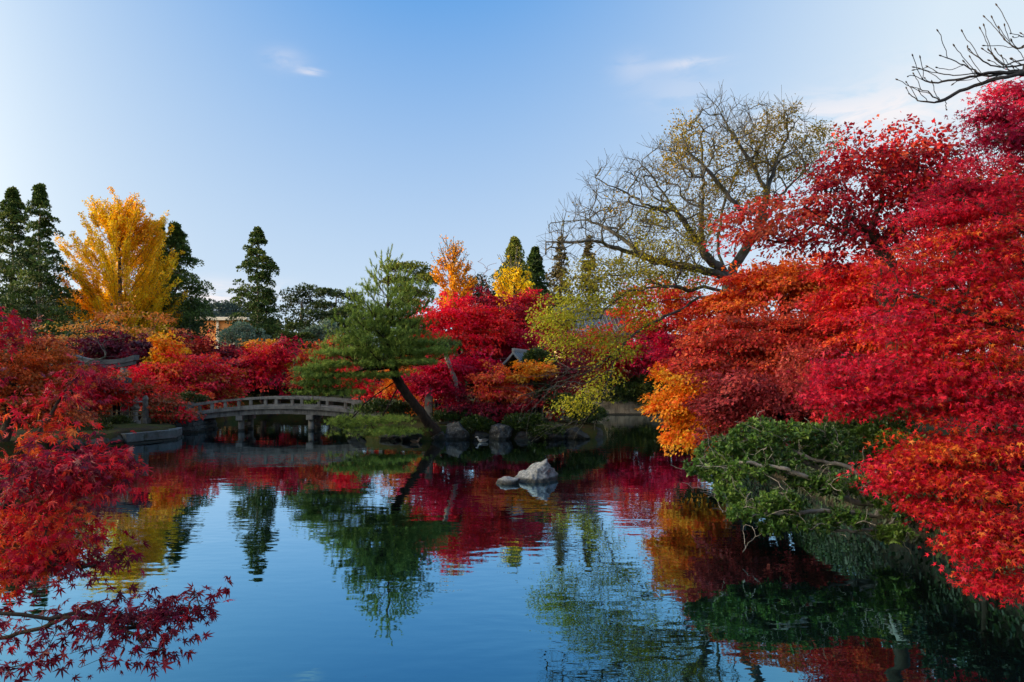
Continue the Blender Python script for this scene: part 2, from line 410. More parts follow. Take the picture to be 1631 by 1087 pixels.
def unit(v):
    v = np.asarray(v, float); n = np.linalg.norm(v, axis=-1, keepdims=True); return v/np.maximum(n, 1e-9)
def leaves(name, pos, out, nrm, size, cols, tmpl, mat, parent, stuff=False):
    TV, TF = tmpl
    e1 = unit(out); e3 = unit(nrm-(nrm*e1).sum(1, keepdims=True)*e1); e2 = np.cross(e3, e1)
    n, k = len(pos), len(TV)
    zf = np.random.RandomState(n % 9973).normal(1.1, .9, n)
    V = pos[:, None, :]+size[:, None, None]*(TV[None, :, 0, None]*e1[:, None]+TV[None, :, 1, None]*e2[:, None]+zf[:, None, None]*TV[None, :, 2, None]*e3[:, None])
    TF = np.array(TF)
    F = (np.arange(n)[:, None, None]*k+TF[None]).reshape(-1, 3)
    o = mesh_np(name, V.reshape(-1, 3), F, mat, parent, np.repeat(cols, len(TF), 0), smooth=True)
    if stuff: o['kind'] = 'stuff'
    return o
def palette(t, pal, r, jit=.16, gain=1.25):
    pal = np.minimum(lin(np.array(pal))*gain, .93); t = np.clip(t, 0, .9999)*(len(pal)-1)
    i = t.astype(int); f = (t-i)[:, None]
    c = pal[i]*(1-f)+pal[np.minimum(i+1, len(pal)-1)]*f
    return np.clip(c*np.exp(r.normal(0, jit, (len(c), 1)))*np.exp(r.normal(0, jit*.35, (len(c), 3))), .002, .93)

class Skel:
    def __init__(self):
        self.P = np.zeros((0, 3)); self.par = np.zeros(0, int); self.ok = np.zeros(0, bool); self.rmin = np.zeros(0)
        self.n = 0
    def _grow(self, m):
        if self.n+m > len(self.P):
            c = max(256, len(self.P)*2, self.n+m)
            for nm in ('P', 'par', 'ok', 'rmin'):
                a = getattr(self, nm); b = np.zeros((c,)+a.shape[1:], a.dtype); b[:self.n] = a[:self.n]; setattr(self, nm, b)
    def add(self, pts, parent, ok=True, rmin=0):
        pts = np.atleast_2d(pts); m = len(pts); self._grow(m)
        s = self.n
        self.P[s:s+m] = pts; self.par[s:s+m] = np.arange(s-1, s+m-1); self.par[s] = parent
        self.ok[s:s+m] = ok; self.rmin[s:s+m] = rmin; self.n += m
        return s+m-1
    def path(self, ctrl, parent=-1, step=.4, r=None, wob=.0, ok=True, rmin=0):
        """a smooth limb through control points; starts at parent when given"""
        c = np.array(ctrl, float)
        if parent >= 0: c = np.vstack([self.P[parent], c])
        # Catmull-Rom
        ex = np.vstack([2*c[0]-c[1], c, 2*c[-1]-c[-2]])
        out = []
        for i in range(1, len(ex)-2):
            L = np.linalg.norm(ex[i+1]-ex[i]); k = max(1, int(math.ceil(L/step)))
            for t in np.arange(k)/k:
                p0, p1, p2, p3 = ex[i-1], ex[i], ex[i+1], ex[i+2]
                out.append(.5*((2*p1)+(-p0+p2)*t+(2*p0-5*p1+4*p2-p3)*t*t+(-p0+3*p1-3*p2+p3)*t**3))
        out.append(c[-1]); out = np.array(out)
        if wob and r is not None: out[1:] += r.normal(0, wob, out[1:].shape)
        if parent >= 0: out = out[1:]
        s = self.n
        last = self.add(out, parent, ok, rmin)
        return np.arange(s, last+1)
    def nearest(self, p, kdown=0.0, pull=None):
        d = np.linalg.norm(self.P[:self.n]-p, axis=1)
        d = np.where(self.ok[:self.n], d, 1e9)
        if kdown:  # prefer nodes lower than / inside of the target
            d = d*(1+kdown*np.clip((self.P[:self.n, 2]-p[2])/np.maximum(d, .1), -.3, 1))
        return int(np.argmin(d))
    def reach(self, targets, step, r, curve=.25, jit=.05, kdown=.5, sortpt=None, ends=None):
        order = np.argsort(np.array([np.min(np.where(self.ok[:self.n], np.linalg.norm(self.P[:self.n]-t, axis=1), 1e9)) for t in targets]))
        idx = np.zeros(len(targets), int)
        for j in order:
            t = targets[j]; i = self.nearest(t, kdown); a = self.P[i]
            L = np.linalg.norm(t-a); k = max(1, int(round(L/step)))
            pa = self.par[i]; dirn = unit(a-self.P[pa]) if pa >= 0 else np.array((0, 0, 1.))
            ctrl = a+dirn*L*curve+np.array((0, 0, L*.08))
            s = (np.arange(1, k+1)/k)[:, None]
            pts = (1-s)**2*a+2*s*(1-s)*ctrl+s*s*t
            if k > 1: pts[:-1] += r.normal(0, jit*step, pts[:-1].shape)
            idx[j] = self.add(pts, i)
        return idx
    def radii(self, tip=.006, ex=2.3, root=None):
        n = self.n; acc = np.zeros(n); par = self.par[:n]
        rr = np.zeros(n)
        for i in range(n-1, -1, -1):
            rr[i] = max(tip, acc[i]**(1/ex) if acc[i] else tip)
            if par[i] >= 0: acc[par[i]] += rr[i]**ex
        if root is not None and rr[0] > 0:
            k = root/rr.max()
            w = np.clip((rr-tip)/(rr.max()-tip+1e-9), 0, 1)
            rr = rr*(1+(k-1)*w**1.3)
            rr = np.maximum(rr, tip)
        self.R = np.maximum(rr, self.rmin[:n])
        return self.R
    def mesh(self, name, mat, parent, sides=5, flare=0):
        n = self.n; P = self.P[:n]; par = self.par[:n]; R = self.R
        dirs = np.zeros((n, 3)); has = par >= 0
        dirs[has] = unit(P[has]-P[par[has]])
        # main child = thickest
        main = np.full(n, -1); best = np.zeros(n)
        for i in range(n):
            p = par[i]
            if p >= 0 and R[i] > best[p]: best[p] = R[i]; main[p] = i
        for i in np.where(~has)[0]:
            dirs[i] = dirs[main[i]] if main[i] >= 0 else (0, 0, 1)
        # smooth direction at a ring: average with main child
        d2 = dirs.copy(); mm = main >= 0; d2[mm] = unit(dirs[mm]+dirs[main[mm]])
        ref = np.array((.31, .94, .12)); 
        def ring(Pc, D, Rc):
            e1 = np.cross(D, ref); bad = np.linalg.norm(e1, axis=1) < .15
            e1[bad] = np.cross(D[bad], np.array((1., 0, 0))); e1 = unit(e1); e2 = np.cross(D, e1)
            a = np.arange(sides)*2*math.pi/sides
            return Pc[:, None]+Rc[:, None, None]*(np.cos(a)[None, :, None]*e1[:, None]+np.sin(a)[None, :, None]*e2[:, None])
        Rr = R.copy()
        if flare:
            root_nodes = np.where(~has)[0]
            z0 = P[root_nodes[0], 2]
            Rr = Rr*(1+flare*np.exp(-np.maximum(P[:, 2]-z0, 0)/.35)*(np.linalg.norm(P[:, :2]-P[root_nodes[0], :2], axis=1) < 1.5))
        V = [ring(P, d2, Rr).reshape(-1, 3)]
        edges = np.where(has)[0]
        ismain = main[par[edges]] == edges
        side_e = edges[~ismain]
        start = np.zeros(n, int); start[edges[ismain]] = par[edges[ismain]]*sides
        start[side_e] = n*sides+np.arange(len(side_e))*sides
        if len(side_e): V.append(ring(P[par[side_e]], dirs[side_e], np.minimum(R[side_e]*1.15, R[par[side_e]])).reshape(-1, 3))
        k = np.arange(sides); k2 = (k+1) % sides
        A = start[edges][:, None]; B = (edges*sides)[:, None]
        F = np.stack([A+k, A+k2, B+k2, B+k], 2).reshape(-1, 4)
        return mesh_np(name, np.vstack(V), F, mat, parent, smooth=True)

def lobe_points(lobes, n, r, shell=.55, low=-.75, tier=None):
    """targets in a set of ellipsoids given in photo pixels + depth: (px,py,rx,ry,d,rdepth)"""
    w = np.array([(l[2]*l[4])*(l[3]*l[4]) for l in lobes]); w = w/w.sum()
    out = []; which = []
    for li, (l, k) in enumerate(zip(lobes, np.maximum(1, np.round(w*n)).astype(int))):
        px, py, rx, ry, d = l[:5]; rd = l[5] if len(l) > 5 else rx*d/FPX*.8
        c = W(px, py, d); R = np.array((rx*d/FPX, rd, ry*d/FPX))
        q = unit(r.normal(size=(k*4, 3))); q = q[q[:, 2] > low][:k]
        q = q*(shell+(1-shell)*r.rand(len(q), 1)**.6)*np.where(r.rand(len(q), 1) < .14, 1.06+.12*r.rand(len(q), 1), 1)
        p = c+q*R
        if tier:
            ph = r.rand()*tier
            p[:, 2] = np.round((p[:, 2]-ph)/tier)*tier+ph+r.normal(0, tier*.07, len(p))
        out.append(p); which += [li]*len(p)
    return np.vstack(out), np.array(which)

def sprays(T, center, r, n_leaf, R, thick=.16, droop=.35, tilt=.3):
    """flat leaf fans around targets T. returns pos, out, nrm, spray index"""
    S = len(T)
    o = T-center; o[:, 2] *= .25; o = unit(o+r.normal(0, .25, o.shape)); o[:, 2] -= droop*r.rand(S); o = unit(o)
    up = unit(np.array((0, 0, 1.))+r.normal(0, tilt, (S, 3)))
    e3 = unit(up-(up*o).sum(1, keepdims=True)*o); e2 = np.cross(e3, o)
    n = S*n_leaf; si = np.repeat(np.arange(S), n_leaf)
    a = r.rand(n)*2*math.pi; rr = np.sqrt(r.rand(n))
    Rs = R*(.65+.7*r.rand(S))[si]
    u = np.cos(a)*rr*1.15+.15; v = np.sin(a)*rr*.9
    w = r.normal(0, thick, n)-.28*rr*rr
    pos = T[si]+Rs[:, None]*(u[:, None]*o[si]+v[:, None]*e2[si]+w[:, None]*e3[si])
    out = unit((u[:, None]*.8+.35)*o[si]+v[:, None]*e2[si]+r.normal(0, .4, (n, 3))-np.array((0, 0, .35)))
    nrm = unit(e3[si]+r.normal(0, .32, (n, 3)))
    return pos, out, nrm, si

TREES = []
def maple(label, base, lobes, pal, n_spray=170, n_leaf=90, leaf=.13, R=.55, seed=1, root=.16, cat='tree', name='maple_tree', tmpl=T_KITE, tier=.55, shell=.5,
          bias=0., freq=.9, tip=.007, bark=None, mat=None, group=None, jit=.16, low=-.8, parts=None, thick=.10, lean=None, tilt=.3, trunkz=.45, rnd=.5):
    r = np.random.RandomState(seed)
    T, which = lobe_points(lobes, n_spray, r, shell, low, tier)
    cs = np.array([W(*l[:2], l[4]) for l in lobes]); wts = np.array([l[2]*l[3] for l in lobes], float)
    center = (cs*wts[:, None]).sum(0)/wts.sum()
    if len(base) == 2:
        bx_, by_ = (base[0]-CX)/FPX*base[1], base[1]
    else: bx_, by_ = base[:2]
    b = np.array((bx_, by_, gz(bx_, by_)-.06))
    root_o = empty(name, b+np.array((0, 0, .06)), label, cat, group)
    sk = Skel(); bottom = T[:, 2].min()
    top = center+np.array((0, 0, 0)); h = max(top[2]-b[2], .8)
    if lean is not None: mid = np.array(lean, float)
    else: mid = b+(top-b)*np.array((.35, .35, .5))+r.normal(0, .06*h, 3)*np.array((1, 1, .2))
    ids = sk.path([b, b+(mid-b)*.5+r.normal(0, .03*h, 3)*np.array((1, 1, 0)), mid, top*.8+mid*.2], step=max(.25, h*.07), r=r, wob=.012*h)
    zc = b[2]+(top[2]-b[2])*trunkz
    sk.ok[ids] = sk.P[ids, 2] > min(zc, sk.P[ids[-2], 2]-.01)
    # limbs to the lobes first, then the fans
    if len(lobes) > 1: sk.reach(cs+r.normal(0, .1, cs.shape), max(.35, h*.08), r, .3, .12)
    sk.reach(T, max(.3, h*.07), r, .25, .14)
    sk.radii(tip, 2.25, root)
    sk.mesh('trunk', bark or M_BARK, root_o, 6, flare=.5)
    pos, out, nrm, si = sprays(T, center, r, n_leaf, R, thick=thick, tilt=tilt)
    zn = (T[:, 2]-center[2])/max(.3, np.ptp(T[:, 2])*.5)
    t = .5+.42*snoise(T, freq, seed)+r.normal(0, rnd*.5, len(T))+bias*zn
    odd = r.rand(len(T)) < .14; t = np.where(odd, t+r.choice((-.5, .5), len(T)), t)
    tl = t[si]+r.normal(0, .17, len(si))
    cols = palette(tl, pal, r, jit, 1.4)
    size = leaf*(.5+.85*r.rand(len(pos)))
    o = leaves('crown', pos, out, nrm, size, cols, tmpl, mat or M_LEAF, root_o, True)
    return root_o, sk, T
# palettes (albedo, sRGB)
SCARLET = [(120, 14, 30), (186, 12, 40), (226, 22, 48), (238, 52, 44), (240, 96, 40)]
CRIMSON = [(86, 8, 30), (140, 6, 40), (188, 10, 52), (214, 22, 62)]
MAROON = [(70, 16, 24), (104, 24, 34), (136, 34, 42), (158, 58, 46)]
RUST = [(110, 34, 28), (160, 50, 34), (196, 74, 34), (214, 104, 38)]
ORANGE = [(206, 84, 22), (232, 120, 22), (244, 146, 26), (246, 172, 40)]
REDORANGE = [(150, 18, 34), (206, 30, 40), (226, 72, 36), (234, 116, 34)]
GOLD = [(224, 140, 8), (246, 166, 14), (250, 184, 20), (252, 198, 44)]
DKGREEN = [(28, 40, 18), (40, 56, 24), (56, 72, 30), (76, 88, 34)]
CEDAR = [(40, 56, 28), (56, 76, 34), (78, 96, 42), (104, 112, 48)]
BLUEGREEN = [(62, 82, 68), (88, 108, 92), (120, 138, 120)]
PINE = [(72, 92, 40), (102, 124, 48), (130, 148, 60), (156, 166, 78)]
LIME = [(132, 130, 26), (168, 164, 34), (198, 188, 38), (150, 146, 40)]
BRONZE = [(100, 90, 26), (128, 110, 30), (154, 128, 38), (118, 116, 40)]
GREENLEAF = [(40, 62, 26), (60, 90, 34), (84, 114, 44), (116, 140, 62)]

def clump_tree(label, base, T, Rc, pal, n_leaf, leaf, seed, trunk_pts, name='cedar_tree', cat='tree', root=.25, bark=None, group=None, tmpl=T_KITE, ok_from=.2, freq=.6, curve=.15, squash=.8, mat=None, bias=0, tip=.01):
    """crown of rounded tufts (cedars, clipped pines, evergreen shrubs)"""
    r = np.random.RandomState(seed)
    b = np.array(trunk_pts[0]); root_o = empty(name, b+np.array((0, 0, .05)), label, cat, group)
    sk = Skel(); h = trunk_pts[-1][2]-b[2]
    ids = sk.path(trunk_pts, step=max(.12, h*.05), r=r, wob=.004*h)
    sk.ok[ids] = np.arange(len(ids)) >= len(ids)*ok_from
    sk.reach(T, max(.15, h*.06), r, curve, .1, kdown=-.2)
    sk.radii(tip, 2.4, root); sk.mesh('trunk', bark or M_CEDARBARK, root_o, 6, flare=.35)
    S = len(T); n = S*n_leaf; si = np.repeat(np.arange(S), n_leaf)
    q = unit(r.normal(size=(n, 3))); q[:, 2] = np.where(q[:, 2] < -.35, -q[:, 2], q[:, 2])
    rr = (.45+.55*r.rand(n)**.5)*(Rc*(.7+.6*r.rand(S)))[si]
    pos = T[si]+q*rr[:, None]*np.array((1, 1, squash))
    out = unit(q+r.normal(0, .45, q.shape)+np.array((0, 0, .15)))
    nrm = unit(q+r.normal(0, .7, q.shape))
    zn = (T[:, 2]-T[:, 2].mean())/max(.3, np.ptp(T[:, 2])*.5)
    t = (.45+.3*snoise(T, freq, seed)+r.normal(0, .16, S)+bias*zn)[si]+r.normal(0, .12, n)
    leaves('crown', pos, out, nrm, leaf*(.6+.8*r.rand(n)), palette(t, pal, r, .18), tmpl, mat or M_NEEDLE, root_o, True)
    return root_o

def cedar(label, tip, base_y, halfw, d, seed, bare=0.0, n=360, n_leaf=74, pal=CEDAR, gaps=.0, name='cedar_tree', leaf=None, group=None, power=.95):
    r = np.random.RandomState(seed)
    top = W(tip[0], tip[1], d); low = W(tip[0], base_y, d)
    x, y = top[0], top[1]; z0 = gz(x, y)-.1; H = top[2]-low[2]; R = halfw*d/FPX
    T = []
    while len(T) < n:
        t = 1-math.sqrt(r.rand())*1.0
        t = r.rand()**1.35
        lob = 1+.24*math.sin(t*23+seed)+.24*r.normal()
        rad_ = R*(max(.04, (1-t)**power))*lob*(.45+.55*r.rand()**.5)
        a = r.rand()*6.283
        lo = .75 if t < .08 else 1
        T.append((x+math.cos(a)*rad_*lo, y+math.sin(a)*rad_*lo, low[2]+H*t-.14*rad_))
    T = np.array(T); tt = np.clip((T[:, 2]-low[2])/H, 0, 1)
    trunk = [np.array((x, y, z0)), np.array((x+r.normal(0, .1), y, (z0+low[2])*.5)), np.array((x, y, low[2]+H*.35)), np.array((x, y, top[2]-.25))]
    okf = max(.05, (low[2]-z0)/(top[2]-z0)*.95)
    return clump_tree(label, None, T, (R*.2+.12)*(.42+.72*(1-tt)), pal, n_leaf, leaf or max(.10, d*.0027), seed, trunk, name=name, root=max(.16, H*.016), ok_from=okf, group=group, squash=.75, bias=.12)

def needle_tufts(T, D, r, n, L, spread=.55, along=0.):
    S = len(T); m = S*n; si = np.repeat(np.arange(S), n)
    out = unit(D[si]+r.normal(0, spread, (m, 3)))
    pos = T[si]-D[si]*(r.rand(m)*along)[:, None]
    nrm = unit(r.normal(size=(m, 3)))
    return pos, out, nrm, si, L*(.7+.5*r.rand(m))

# ------------------------------------------------------------------ far background: hills, building, woods
def build_far_hill():
    r = np.random.RandomState(11)
    nx, ny = 90, 10
    V = []
    for i in range(nx):
        for j in range(ny):
            x = -420+i*8.2; y = 430+j*28
            t = j/(ny-1); h = (math.sin(t*math.pi)**.8)*(47+5*math.sin(i*.21)+4*math.sin(i*.53+2)+4.5*r.rand())*(1 if i < 25 else max(.12, 1-(i-25)/9))
            V.append((x, y, gz(x, y)+h-2))
    k = (np.arange(nx-1)[:, None]*ny+np.arange(ny-1)).ravel()
    tag(mesh_np('hill', V, np.stack([k, k+ny, k+ny+1, k+1], 1), plain('far_woodland_soil', (40, 54, 50), .95, .1, .3, .1), smooth=True), kind='structure')
    n = 900; ii = r.randint(0, 40, n); V = np.array(V).reshape(nx, ny, 3)
    P = V[ii, r.randint(1, 6, n)]+np.column_stack([r.uniform(-5, 5, n), r.uniform(-14, 14, n), r.uniform(1, 3, n)])
    m = 60; si = np.repeat(np.arange(n), m); q = unit(r.normal(size=(n*m, 3))); q[:, 2] = abs(q[:, 2])
    sc = (2.4+2.2*r.rand(n))[si][:, None]
    t = (.5+.3*snoise(P, .05, 4)+r.normal(0, .2, n))[si]
    o = leaves('distant_woods', P[si]+q*sc*np.array((1, 1, .9)), unit(q+r.normal(0, .5, q.shape)), unit(q+r.normal(0, .4, q.shape)), 1.5*(.6+.8*r.rand(n*m)),
               palette(t, [(44, 60, 58), (58, 74, 68), (72, 86, 74)], r, .12), T_KITE, M_NEEDLE, None, True)
    tag(o, 'blue green wooded hill line far behind the orange building', 'woods')
build_far_hill()
def build_orange_house():
    d = 150
    a, b = W(318, 545, d), W(392, 545, d)
    e = empty('hall', ((a[0]+b[0])/2, d, gz(a[0], d)), 'far hall with sunlit orange wall under a pale flat roof', 'building')
    zt = W(350, 511, d)[2]; z0 = gz(a[0], d)-.3
    bm = bmesh.new(); bx(bm, ((a[0]+b[0])/2, d+5, (z0+zt)/2), (b[0]-a[0], 10, zt-z0)); bm_obj('wall', bm, M_ORANGEWALL, e)
    bm = bmesh.new(); bx(bm, ((a[0]+b[0])/2, d+4.6, zt+.35), (b[0]-a[0]+1.6, 12, .7)); bm_obj('roof', bm, M_PALE, e, bevel=.05)
    for px in (347, 372):
        p = W(px, 520, d); bm = bmesh.new(); bx(bm, (p[0], d-.15, (z0+zt)/2), (.5, .3, zt-z0-.01)); bm_obj('pilaster', bm, M_PALE, e)
build_orange_house()

def tiled_roof(label, name, c, w, dep, h_eave, h_ridge, rz=0, wall=M_PLASTER, curve=.3, wallinset=.6, rs=1.):
    """small temple building: walls, curved hip-less tiled roof whose rolls of tiles are separate parts"""
    x, y = c; z = gz(x, y)
    e = empty(name, (x, y, z), label, 'building'); e.rotation_euler.z = 0
    Rm = Matrix.Translation((x, y, z)) @ Matrix.Rotation(rz, 4, 'Z')
    bm = bmesh.new(); bx(bm, (0, 0, h_eave/2-.1), (w-2*wallinset, dep-2*wallinset, h_eave+.2)); bm.transform(Rm); bm_obj('wall', bm, wall, e)
    bm = bmesh.new()
    for px in np.linspace(-(w/2-wallinset), w/2-wallinset, 5):
        bx(bm, (px, -(dep/2-wallinset)-.02, h_eave/2-.1), (.16, .16, h_eave+.15))
    bm.transform(Rm); bm_obj('pillar_frame', bm, M_DARKWOOD, e)
    K = 9
    def prof(t, s):  # t 0 eave ..1 ridge, s=-1 front, 1 back
        yy = s*(dep/2)*(1-t); zz = h_eave+(h_ridge-h_eave)*(t**(1+curve*1.6))
        return yy, zz
    for s in (-1, 1):
        bm = bmesh.new(); rows = []
        for k in range(K+1):
            t = k/K; yy, zz = prof(t, s)
            row = []
            for i in range(11):
                u = -1+2*i/10; lift = .16*(w/6)*(abs(u)**3)*(1-t)
                row.append((bm.verts.new((u*w/2, yy, zz+lift)), bm.verts.new((u*w/2, yy, zz+lift-.14))))
            rows.append(row)
        for k in range(K):
            for i in range(10):
                for q in (0, 1): bm.faces.new((rows[k][i][q], rows[k][i+1][q], rows[k+1][i+1][q], rows[k+1][i][q]))
        for i in range(10): bm.faces.new((rows[0][i][0], rows[0][i+1][0], rows[0][i+1][1], rows[0][i][1]))
        for k in range(K):
            for i in (0, 10): bm.faces.new((rows[k][i][0], rows[k+1][i][0], rows[k+1][i][1], rows[k][i][1]))
        bm.transform(Rm); ro = bm_obj('roof', bm, M_TILE, e)
        if s == -1:
            nroll = int(w/.34); me0 = None
            for q in range(nroll):
                xx = -w/2+(q+.5)*w/nroll; u = xx/(w/2)
                bmr = bmesh.new(); prev = None
                for k in range(K+1):
                    t = k/K; yy, zz = prof(t, s); lift = .16*(w/6)*(abs(u)**3)*(1-t)
                    ring = [bmr.verts.new((xx+.065*math.cos(a), yy, zz+lift+.09*math.sin(a))) for a in np.linspace(0, math.pi, 5)]
                    if prev:
                        for i in range(4): bmr.faces.new((prev[i], prev[i+1], ring[i+1], ring[i]))
                    else: bmr.faces.new(ring)
                    prev = ring
                bmr.transform(Rm); o = bm_obj('tile_roll', bmr, M_TILE, ro, smooth=True)
    bm = bmesh.new(); bx(bm, (0, 0, h_ridge+.12*rs), (w*.99, .34*rs, .46*rs)); bm.transform(Rm); bm_obj('ridge', bm, M_TILE, e, bevel=.06)
    for s in (-1, 1):
        bm = bmesh.new(); vs = [bm.verts.new((s*(w/2-wallinset-.05), -(dep/2-wallinset), h_eave)), bm.verts.new((s*(w/2-wallinset-.05), dep/2-wallinset, h_eave)), bm.verts.new((s*(w/2-wallinset-.05), 0, h_ridge-.3))]
        bm.faces.new(vs); bmesh.ops.solidify(bm, geom=list(bm.faces), thickness=.08); bm.transform(Rm); bm_obj('gable', bm, M_DARKWOOD, e)
    return e
tiled_roof('tan walled temple hall with grey tiled roof behind the overhanging yellow branches', 'temple_hall', (W(942, 520, 62)[0], 62), 7.0, 6.5, 5.0, 7.3, rz=rad(8))
tiled_roof('small shrine with dark curved roof edge among red maples on the island', 'shrine', (W(828, 580, 35.2)[0], 35.2), 2.3, 2.9, 2.3, 3.35, rz=rad(72), wall=M_DARKWOOD, curve=.5, wallinset=.4, rs=.45)

# ------------------------------------------------------------------ rocks and walls
def rock_mesh(r, s, sub=3, cuts=13, rough=.2, flat=None):
    bm = bmesh.new(); bmesh.ops.create_icosphere(bm, subdivisions=sub, radius=1)
    V = np.array([v.co for v in bm.verts])
    for _ in range(cuts):
        n = unit(r.normal(size=3)); d = .45+.42*r.rand(); dd = V@n; V = V-np.maximum(dd-d, 0)[:, None]*n*.92
    off = r.rand(3)*50
    for i, v in enumerate(bm.verts):
        p = Vector(V[i]); k = mnoise.fractal(p*1.6+Vector(off), .8, 2.1, 5)
        v.co = p*(1+rough*k)
        v.co.x *= s[0]; v.co.y *= s[1]; v.co.z *= s[2]
    return bm
def rock(label, pos, s, seed, mat=M_ROCK, rz=0, group=None, name='rock', cat='rock', sub=3):
    r = np.random.RandomState(seed); bm = rock_mesh(r, s, sub); bmesh.ops.rotate(bm, verts=bm.verts, matrix=Matrix.Rotation(rz, 3, 'Z'), cent=(0, 0, 0))
    o = bm_obj(name, bm, mat, None, smooth=False); o.location = pos
    return tag(o, label, cat, group)
def islet():
    r = np.random.RandomState(3)
    bm = bmesh.new(); bmesh.ops.create_icosphere(bm, subdivisions=6, radius=1)
    V = np.array([v.co for v in bm.verts])
    planes = [((.12, 0, 1), .66), ((-.62, -.2, .76), .40), ((.78, -.25, .55), .52), ((.3, -.75, .58), .55), ((-.3, -.8, .5), .58), ((.9, .1, -.1), .8), ((-.8, -.5, .3), .62), ((.15, .6, .78), .6), ((.62, -.6, .5), .58), ((-.1, -.95, .1), .72)]
    for n, d in planes:
        n = unit(np.array(n)); dd = V@n; V = V-np.maximum(dd-d, 0)[:, None]*n*.95
    for i, v in enumerate(bm.verts):
        p = Vector(V[i]); k = mnoise.fractal(p*2.2+Vector((7, 3, 1)), .75, 2.1, 7)+.5*mnoise.ridged_multi_fractal(p*2.7, .9, 2.2, 5, .9, 1.6)-.6
        q = p*(1+.15*k)
        q = Vector((q.x*.78+.30*max(q.z, 0), q.y*.62, q.z*1.0))
        v.co = Vector((q.x*1.02, q.y, q.z))
    zmax = max(v.co.z for v in bm.verts)
    for v in bm.verts: v.co.z *= .60/zmax
    o = bm_obj('rock', bm, M_ISLET, smooth=True); p = W(851, 768, 18.5); o.location = (p[0], 18.75, .0)
    tag(o, 'pale grey peaked rock standing alone in the pond', 'rock')
    r2 = np.random.RandomState(8)
    bm = rock_mesh(r2, (.36, .3, .17), 4, 6, .2); o = bm_obj('rock', bm, M_ISLET, smooth=True); p = W(812, 768, 18.4); o.location = (p[0], 18.35, .0); tag(o, 'low flat stone at the left foot of the pale peaked rock', 'rock')
islet()
# rocks round the island shore
shore = [(727, 30.9, .75, .6, .62, 'grey white blotched boulder at the foot of the island maples'), (797, 31.1, .8, .6, .68, 'largest pale blotched boulder on the island shore'),
         (770, 31.1, .5, .5, .35, 'low mossy stone between two pale boulders on the island shore'), (884, 31.1, .85, .6, .5, 'grey slanting boulder below the yellow branch on the island'), (918, 31.2, .7, .6, .42, 'low dark boulder near the right tip of the island'),
         (838, 31.1, .75, .5, .26, 'flat tan stone at the waterline under the green island shrub'), (945, 32.0, .8, .7, .45, 'dark boulder at the right tip of the island'), (700, 30.5, .5, .4, .3, 'dark wet stone beside the foot of the leaning pine'),
         (655, 30.5, .6, .5, .25, 'wet stone under the low pine bough'), (620, 30.9, .6, .5, .3, 'dark stone on the island shore under the pine bough'), (575, 32.0, .7, .5, .4, 'dark boulder by the right end of the bridge')]
for i, (px, d, sx, sy, sz, lab) in enumerate(shore):
    rock(lab, ((px-CX)/FPX*d, d, sz*.32), (sx, sy, sz), 20+i, M_ROCK if i in (0, 1, 3) else M_DARKROCK, rz=i*1.3, sub=4)
lefts = [(180, 28.4, .7, .5, .42, 'rounded stone on the left bank nearest the blue grey revetment'), (153, 27.0, .8, .6, .4, 'dark mossy stone second along the left water edge'), (121, 26.0, .7, .5, .36, 'small dark stone third along the left water edge'), (92, 25.1, .9, .6, .42, 'broad dark stone at the left water edge behind the near leaves')]
for i, (px, d, sx, sy, sz, lab) in enumerate(lefts):
    rock(lab, ((px-CX)/FPX*d, d, sz*.3), (sx, sy, sz), 50+i, M_DARKROCK, rz=i*.9)

def wall_blocks(e, a, b, z0, z1, course, length, mat, thick=.5, seed=1, batter=.05):
    """coursed stone blocks from a to b, each a part"""
    r = np.random.RandomState(seed); a = np.array(a, float); b = np.array(b, float); L = np.linalg.norm(b-a); t = (b-a)/L; nrm = np.array((t[1], -t[0]))
    rows = max(1, int(round((z1-z0)/course))); ch = (z1-z0)/rows; rz = math.atan2(t[1], t[0])
    for k in range(rows):
        s = -r.rand()*length*.5
        while s < L-.05:
            w = length*(.65+.7*r.rand()); s0 = max(s, 0); s1 = min(s+w, L)
            if s1-s0 > .08:
                m = a+t*(s0+s1)/2-nrm*(thick/2+batter*k-.04*r.rand())
                bm = bmesh.new(); bx(bm, (m[0], m[1], z0+(k+.5)*ch), (s1-s0-.025, thick, ch-.022), rz=rz)
                for v in bm.verts: v.co += Vector(r.normal(0, .012, 3))
                bm_obj('stone_block', bm, mat, e, bevel=.02)
            s += w
lw = empty('retaining_wall', (-15.7, 30.5, 0), 'blue grey stone block wall holding the left bank', 'wall')
wall_blocks(lw, (-16.05, 28.45), (-15.05, 30.6), -.3, .46, .38, .8, M_BLUESTONE, seed=3)
wall_blocks(lw, (-15.05, 30.65), (-15.5, 32.2), -.3, .46, .38, .6, M_BLUESTONE, seed=4)
la = empty('bridge_abutment', (-16.4, 35.3, 0), 'coursed stone abutment under the left end of the bridge', 'wall')
wall_blocks(la, (-16.95, 33.75), (-15.95, 34.3), -.3, .75, .22, .4, M_BLUESTONE, seed=5)
wall_blocks(la, (-15.9, 34.35), (-15.9, 37.0), -.3, .75, .22, .4, M_BLUESTONE, seed=6)
